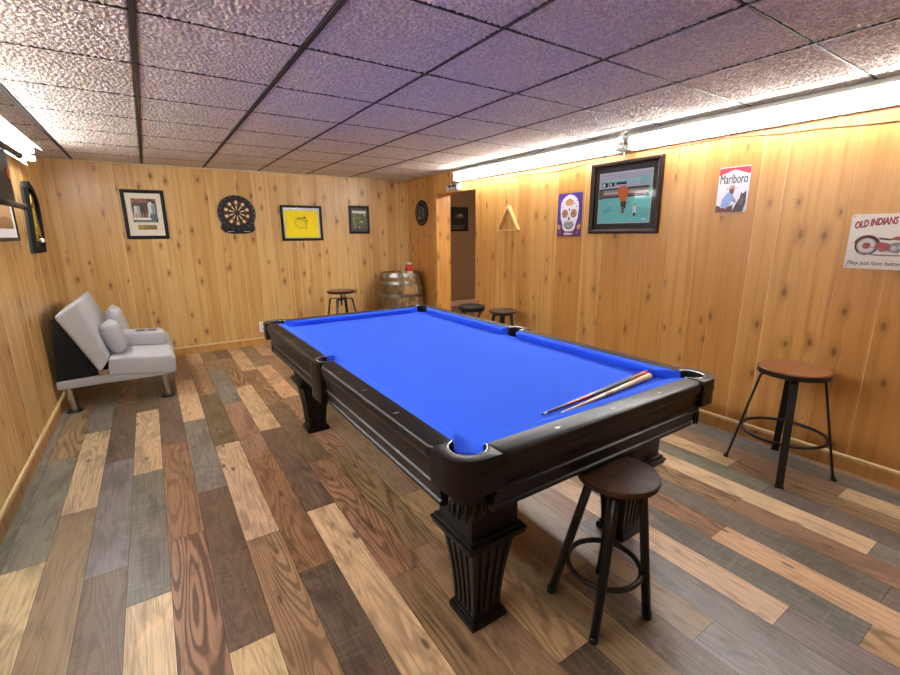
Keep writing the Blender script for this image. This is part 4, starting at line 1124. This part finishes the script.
# left wall: gothic shadow box with a gold figure
o = thing('arched_plaque', 'black arched wall plaque with a slender gold figure on the left wall', 'plaque', on_left(5.23, 1.60), LEFT)
outline = [(-.30, -.285), (.125, -.285), (.235, .05), (.26, .12)]
prof_r = [(.125, -.285), (.17, -.15), (.21, -.02), (.235, .06), (.235, .13), (.20, .19), (.12, .25), (-.02, .30)]
prof_l = [(-.12, .285), (-.17, .24), (-.185, .18), (-.20, .10), (-.235, -.02), (-.28, -.16), (-.315, -.285)]
OUT = prof_r+prof_l
cxy = Vector((-.04, .0)); INN = [tuple(cxy+(Vector(p)-cxy)*.82) for p in OUT]
bm = BM(); prism(bm, OUT, .001, .018, lambda u, v, h: (u, -h, v)); make('back_panel', bm, plain('plaque_shadow_brown', '1C140D', .6), o, smooth=0)
bm = BM(); R = [[bm.verts.new((u, -d, v)) for u, v in P] for P, d in ((OUT, .0185), (OUT, .042), (INN, .042), (INN, .0185))]; n = len(OUT)
for a, b in ((0, 1), (1, 2), (2, 3), (3, 0)):
    for j in range(n): bm.faces.new((R[a][j], R[a][(j+1) % n], R[b][(j+1) % n], R[b][j]))
bmesh.ops.recalc_face_normals(bm, faces=bm.faces); make('frame', bm, plain('slate_black_frame', '08090A', .8, spec=.2), o, smooth=30)
gold = plain('antique_gold', '9C7E22', .35, .6); bm = BM()
prism(bm, [(-.02, .20), (.05, .17), (.07, .10), (.03, .08), (.06, .0), (.10, -.14), (.11, -.20), (.06, -.16), (.01, -.04), (-.04, -.14), (-.08, -.19), (-.06, -.10), (-.03, .02), (-.02, .08), (-.06, .12)], .019, .034, lambda u, v, h: (u, -h, v), 0, .003); make('figure', bm, gold, o, smooth=30)
bm = BM(); tt = BM(); bmesh.ops.create_uvsphere(tt, u_segments=14, v_segments=10, radius=.020); bmesh.ops.translate(tt, vec=(.035, -.036, -.185), verts=tt.verts); absorb(bm, tt); make('bead', bm, M['paper'], o)

# left wall: framed picture and black bar rack
o = thing('framed_picture', 'brown-framed picture with white mat under the black rack on the left wall', 'picture', on_left(4.17, 1.578), LEFT, 'framed pictures on the walls')
frame(o, .80, .32, .026, .020, M['framebr']); backing(o, .76, .28, -.012, I('mat_bluewhite', 'E8EAF0', .8), 'mat_board')
F = Flat(-.0123); F.rect(-.31, .31, -.075, .12, I('sepia_print', 'C09A6A', .8)); F.poly([(-.31, -.075), (.31, -.075), (.31, -.01), (.1, .01), (-.1, -.02), (-.31, .0)], I('sepia_dark', '8C6840')); F.done('print', o)
o = thing('wall_rack', 'black wall rack with two round end bars high on the left wall', 'rack', on_left(3.72, 1.80), LEFT)
bm = BM(); box(bm, -.42, .18, -.150, -.125, -.16, .165, 0, .006); make('panel', bm, plain('blue_black_panel', '15181F', .45), o)
for z, nm in ((.17, 'bar'), (-.155, 'bar')):
    bm = BM(); y = -.170 if z > 0 else -.140; tube(bm, [(-.55, y, z), (.425, y, z)], .019, 16); tube(bm, [(.425, y, z), (.437, y, z)], .022, 16); make('bar', bm, M['black'], o)
for x in (-.35, .10):
    for z in (-.10, .10):
        bm = BM(); tube(bm, [(x, 0, z), (x, -.126, z)], .014, 12); make('bracket', bm, M['black'], o)
bm = BM(); box(bm, .09, .16, -.156, -.149, -.01, .05, 0, .002); t_ = make('tag', bm, plain('orange_tag', 'D2521E', .5), o); t_['label'] = 'orange tag'

# ------------------------------------------------------------------ fluorescent fixtures
def fixture(wall, y0, y1, label, group):
    zo = .0 if wall == 'left' else 1.0
    s = 1 if wall == 'left' else -1; x = XL if wall == 'left' else XR
    o = thing('fluorescent_light', label, 'light', (x, (y0+y1)/2, H), 0, group)
    X = lambda d: x+s*d
    bm = BM(); prof = [(.001, 2.2335), (.070, 2.2335), (.080, 2.226), (.165, 2.158), (.163, 2.155), (.080, 2.200), (.045, 2.190), (.036, 2.06), (.048, 2.030), (.044, 2.026), (.022, 2.040), (.001, 2.044)]
    if wall == 'right': prof = [(.001, 2.2335), (.070, 2.2335), (.078, 2.230), (.134, 2.196), (.136, 2.189), (.131, 2.188), (.075, 2.214), (.045, 2.196), (.036, 2.110), (.042, 2.098), (.038, 2.095), (.001, 2.096)]
    loft(bm, [[(X(d), y, z) for d, z in prof] for y in (y0, y1)]); make('housing', bm, M['housing'], o, world=True, smooth=30)
    for d, z in (((.088, 2.148), (.080, 2.086)) if wall == 'left' else ((.078, 2.164), (.074, 2.118))):
        bm = BM(); tube(bm, [(X(d), y0+.035, z), (X(d), y1-.035, z)], .0195, 16); make('tube', bm, M['tube'], o, world=True)
        for e in (y0+.012, y1-.034):
            bm = BM(); box(bm, min(X(.03), X(.108)), max(X(.03), X(.108)), e, e+.022, z-.0205, z+.0205, 0, .004); make('lamp_holder', bm, M['white'], o, world=True)
    return o
gl = 'wall-top fluorescent lights'
fixture('right', 2.49, 4.93, 'long fluorescent light over the doorway end of the right wall', gl)
fixture('right', -.02, 2.42, 'long fluorescent light over the near half of the right wall', gl)
fixture('left', 2.83, 5.27, 'long fluorescent light along the top of the left wall', gl)
fixture('left', .30, 2.74, 'nearer fluorescent light added out of view on the left wall', gl)  # added unseen fixture, spreads light over the near part of the room

# loose cord drooping under the right-hand lights, and the little pull switch in the gap
bm = BM(); pts = []
K = [(4.93, 2.075), (4.114, 2.057), (3.211, 2.037), (2.80, 2.064), (2.429, 2.090), (2.06, 2.074), (1.735, 2.080), (1.261, 2.047), (.811, 2.022), (.2, 2.03), (-.4, 2.06)]
for a, b in zip(K, K[1:]):
    for i in range(6):
        t = i/6; t = t*t*(3-2*t); pts.append((XR-.0045, a[0]+(b[0]-a[0])*i/6, a[1]+(b[1]-a[1])*t))
tube(bm, pts, .0032, 6); tag(make('light_cord', bm, plain('tan_cord', '9A7A4A', .6)), 'thin tan cord drooping along the right wall under the lights', 'cord')
o = thing('pull_switch', 'small pull switch hanging in the gap between the right wall lights', 'switch', (XR, 2.455, 2.20))
bm = BM(); box(bm, XR-.06, XR-.001, 2.437, 2.473, 2.15, 2.2, 0, .004); make('box', bm, plain('bronze_box', '5A4A38', .4, .5), o, world=True)
bm = BM(); tube(bm, [(XR-.05, 2.462, 2.15), (XR-.052, 2.464, 2.08)], .002, 6); tube(bm, [(XR-.052, 2.464, 2.085), (XR-.052, 2.464, 2.055)], [.004, .008], 8); make('pull_chain', bm, M['chrome'], o, world=True)

# ------------------------------------------------------------------ camera, world, view
yaw, pit, rol = .5855, .23, -.0072
fwd = Vector((math.sin(yaw)*math.cos(pit), math.cos(yaw)*math.cos(pit), -math.sin(pit))); rt = Vector((math.cos(yaw), -math.sin(yaw), 0)); up = rt.cross(fwd)
c, s = math.cos(rol), math.sin(rol); rt, up = rt*c+up*s, up*c-rt*s
cam = bpy.data.cameras.new('camera'); co = bpy.data.objects.new('camera', cam); COL.objects.link(co)
cam.sensor_width = 36; cam.lens = 444.95/900*36; cam.clip_start = .02
mw = Matrix((rt, up, -fwd)).transposed().to_4x4(); mw.translation = (0, 0, 1.4511); co.matrix_world = mw
SC.camera = co
w = bpy.data.worlds.new('world'); SC.world = w; w.use_nodes = True
w.node_tree.nodes['Background'].inputs[0].default_value = (.9, .92, 1, 1); w.node_tree.nodes['Background'].inputs[1].default_value = .05
SC.view_settings.view_transform = 'Standard'; SC.view_settings.look = 'None'; SC.view_settings.gamma = 1; SC.view_settings.use_curve_mapping = False
SC.view_settings.exposure = 1.2
SC.cycles.use_denoising = True
SC.cycles.max_bounces = 10; SC.cycles.diffuse_bounces = 5
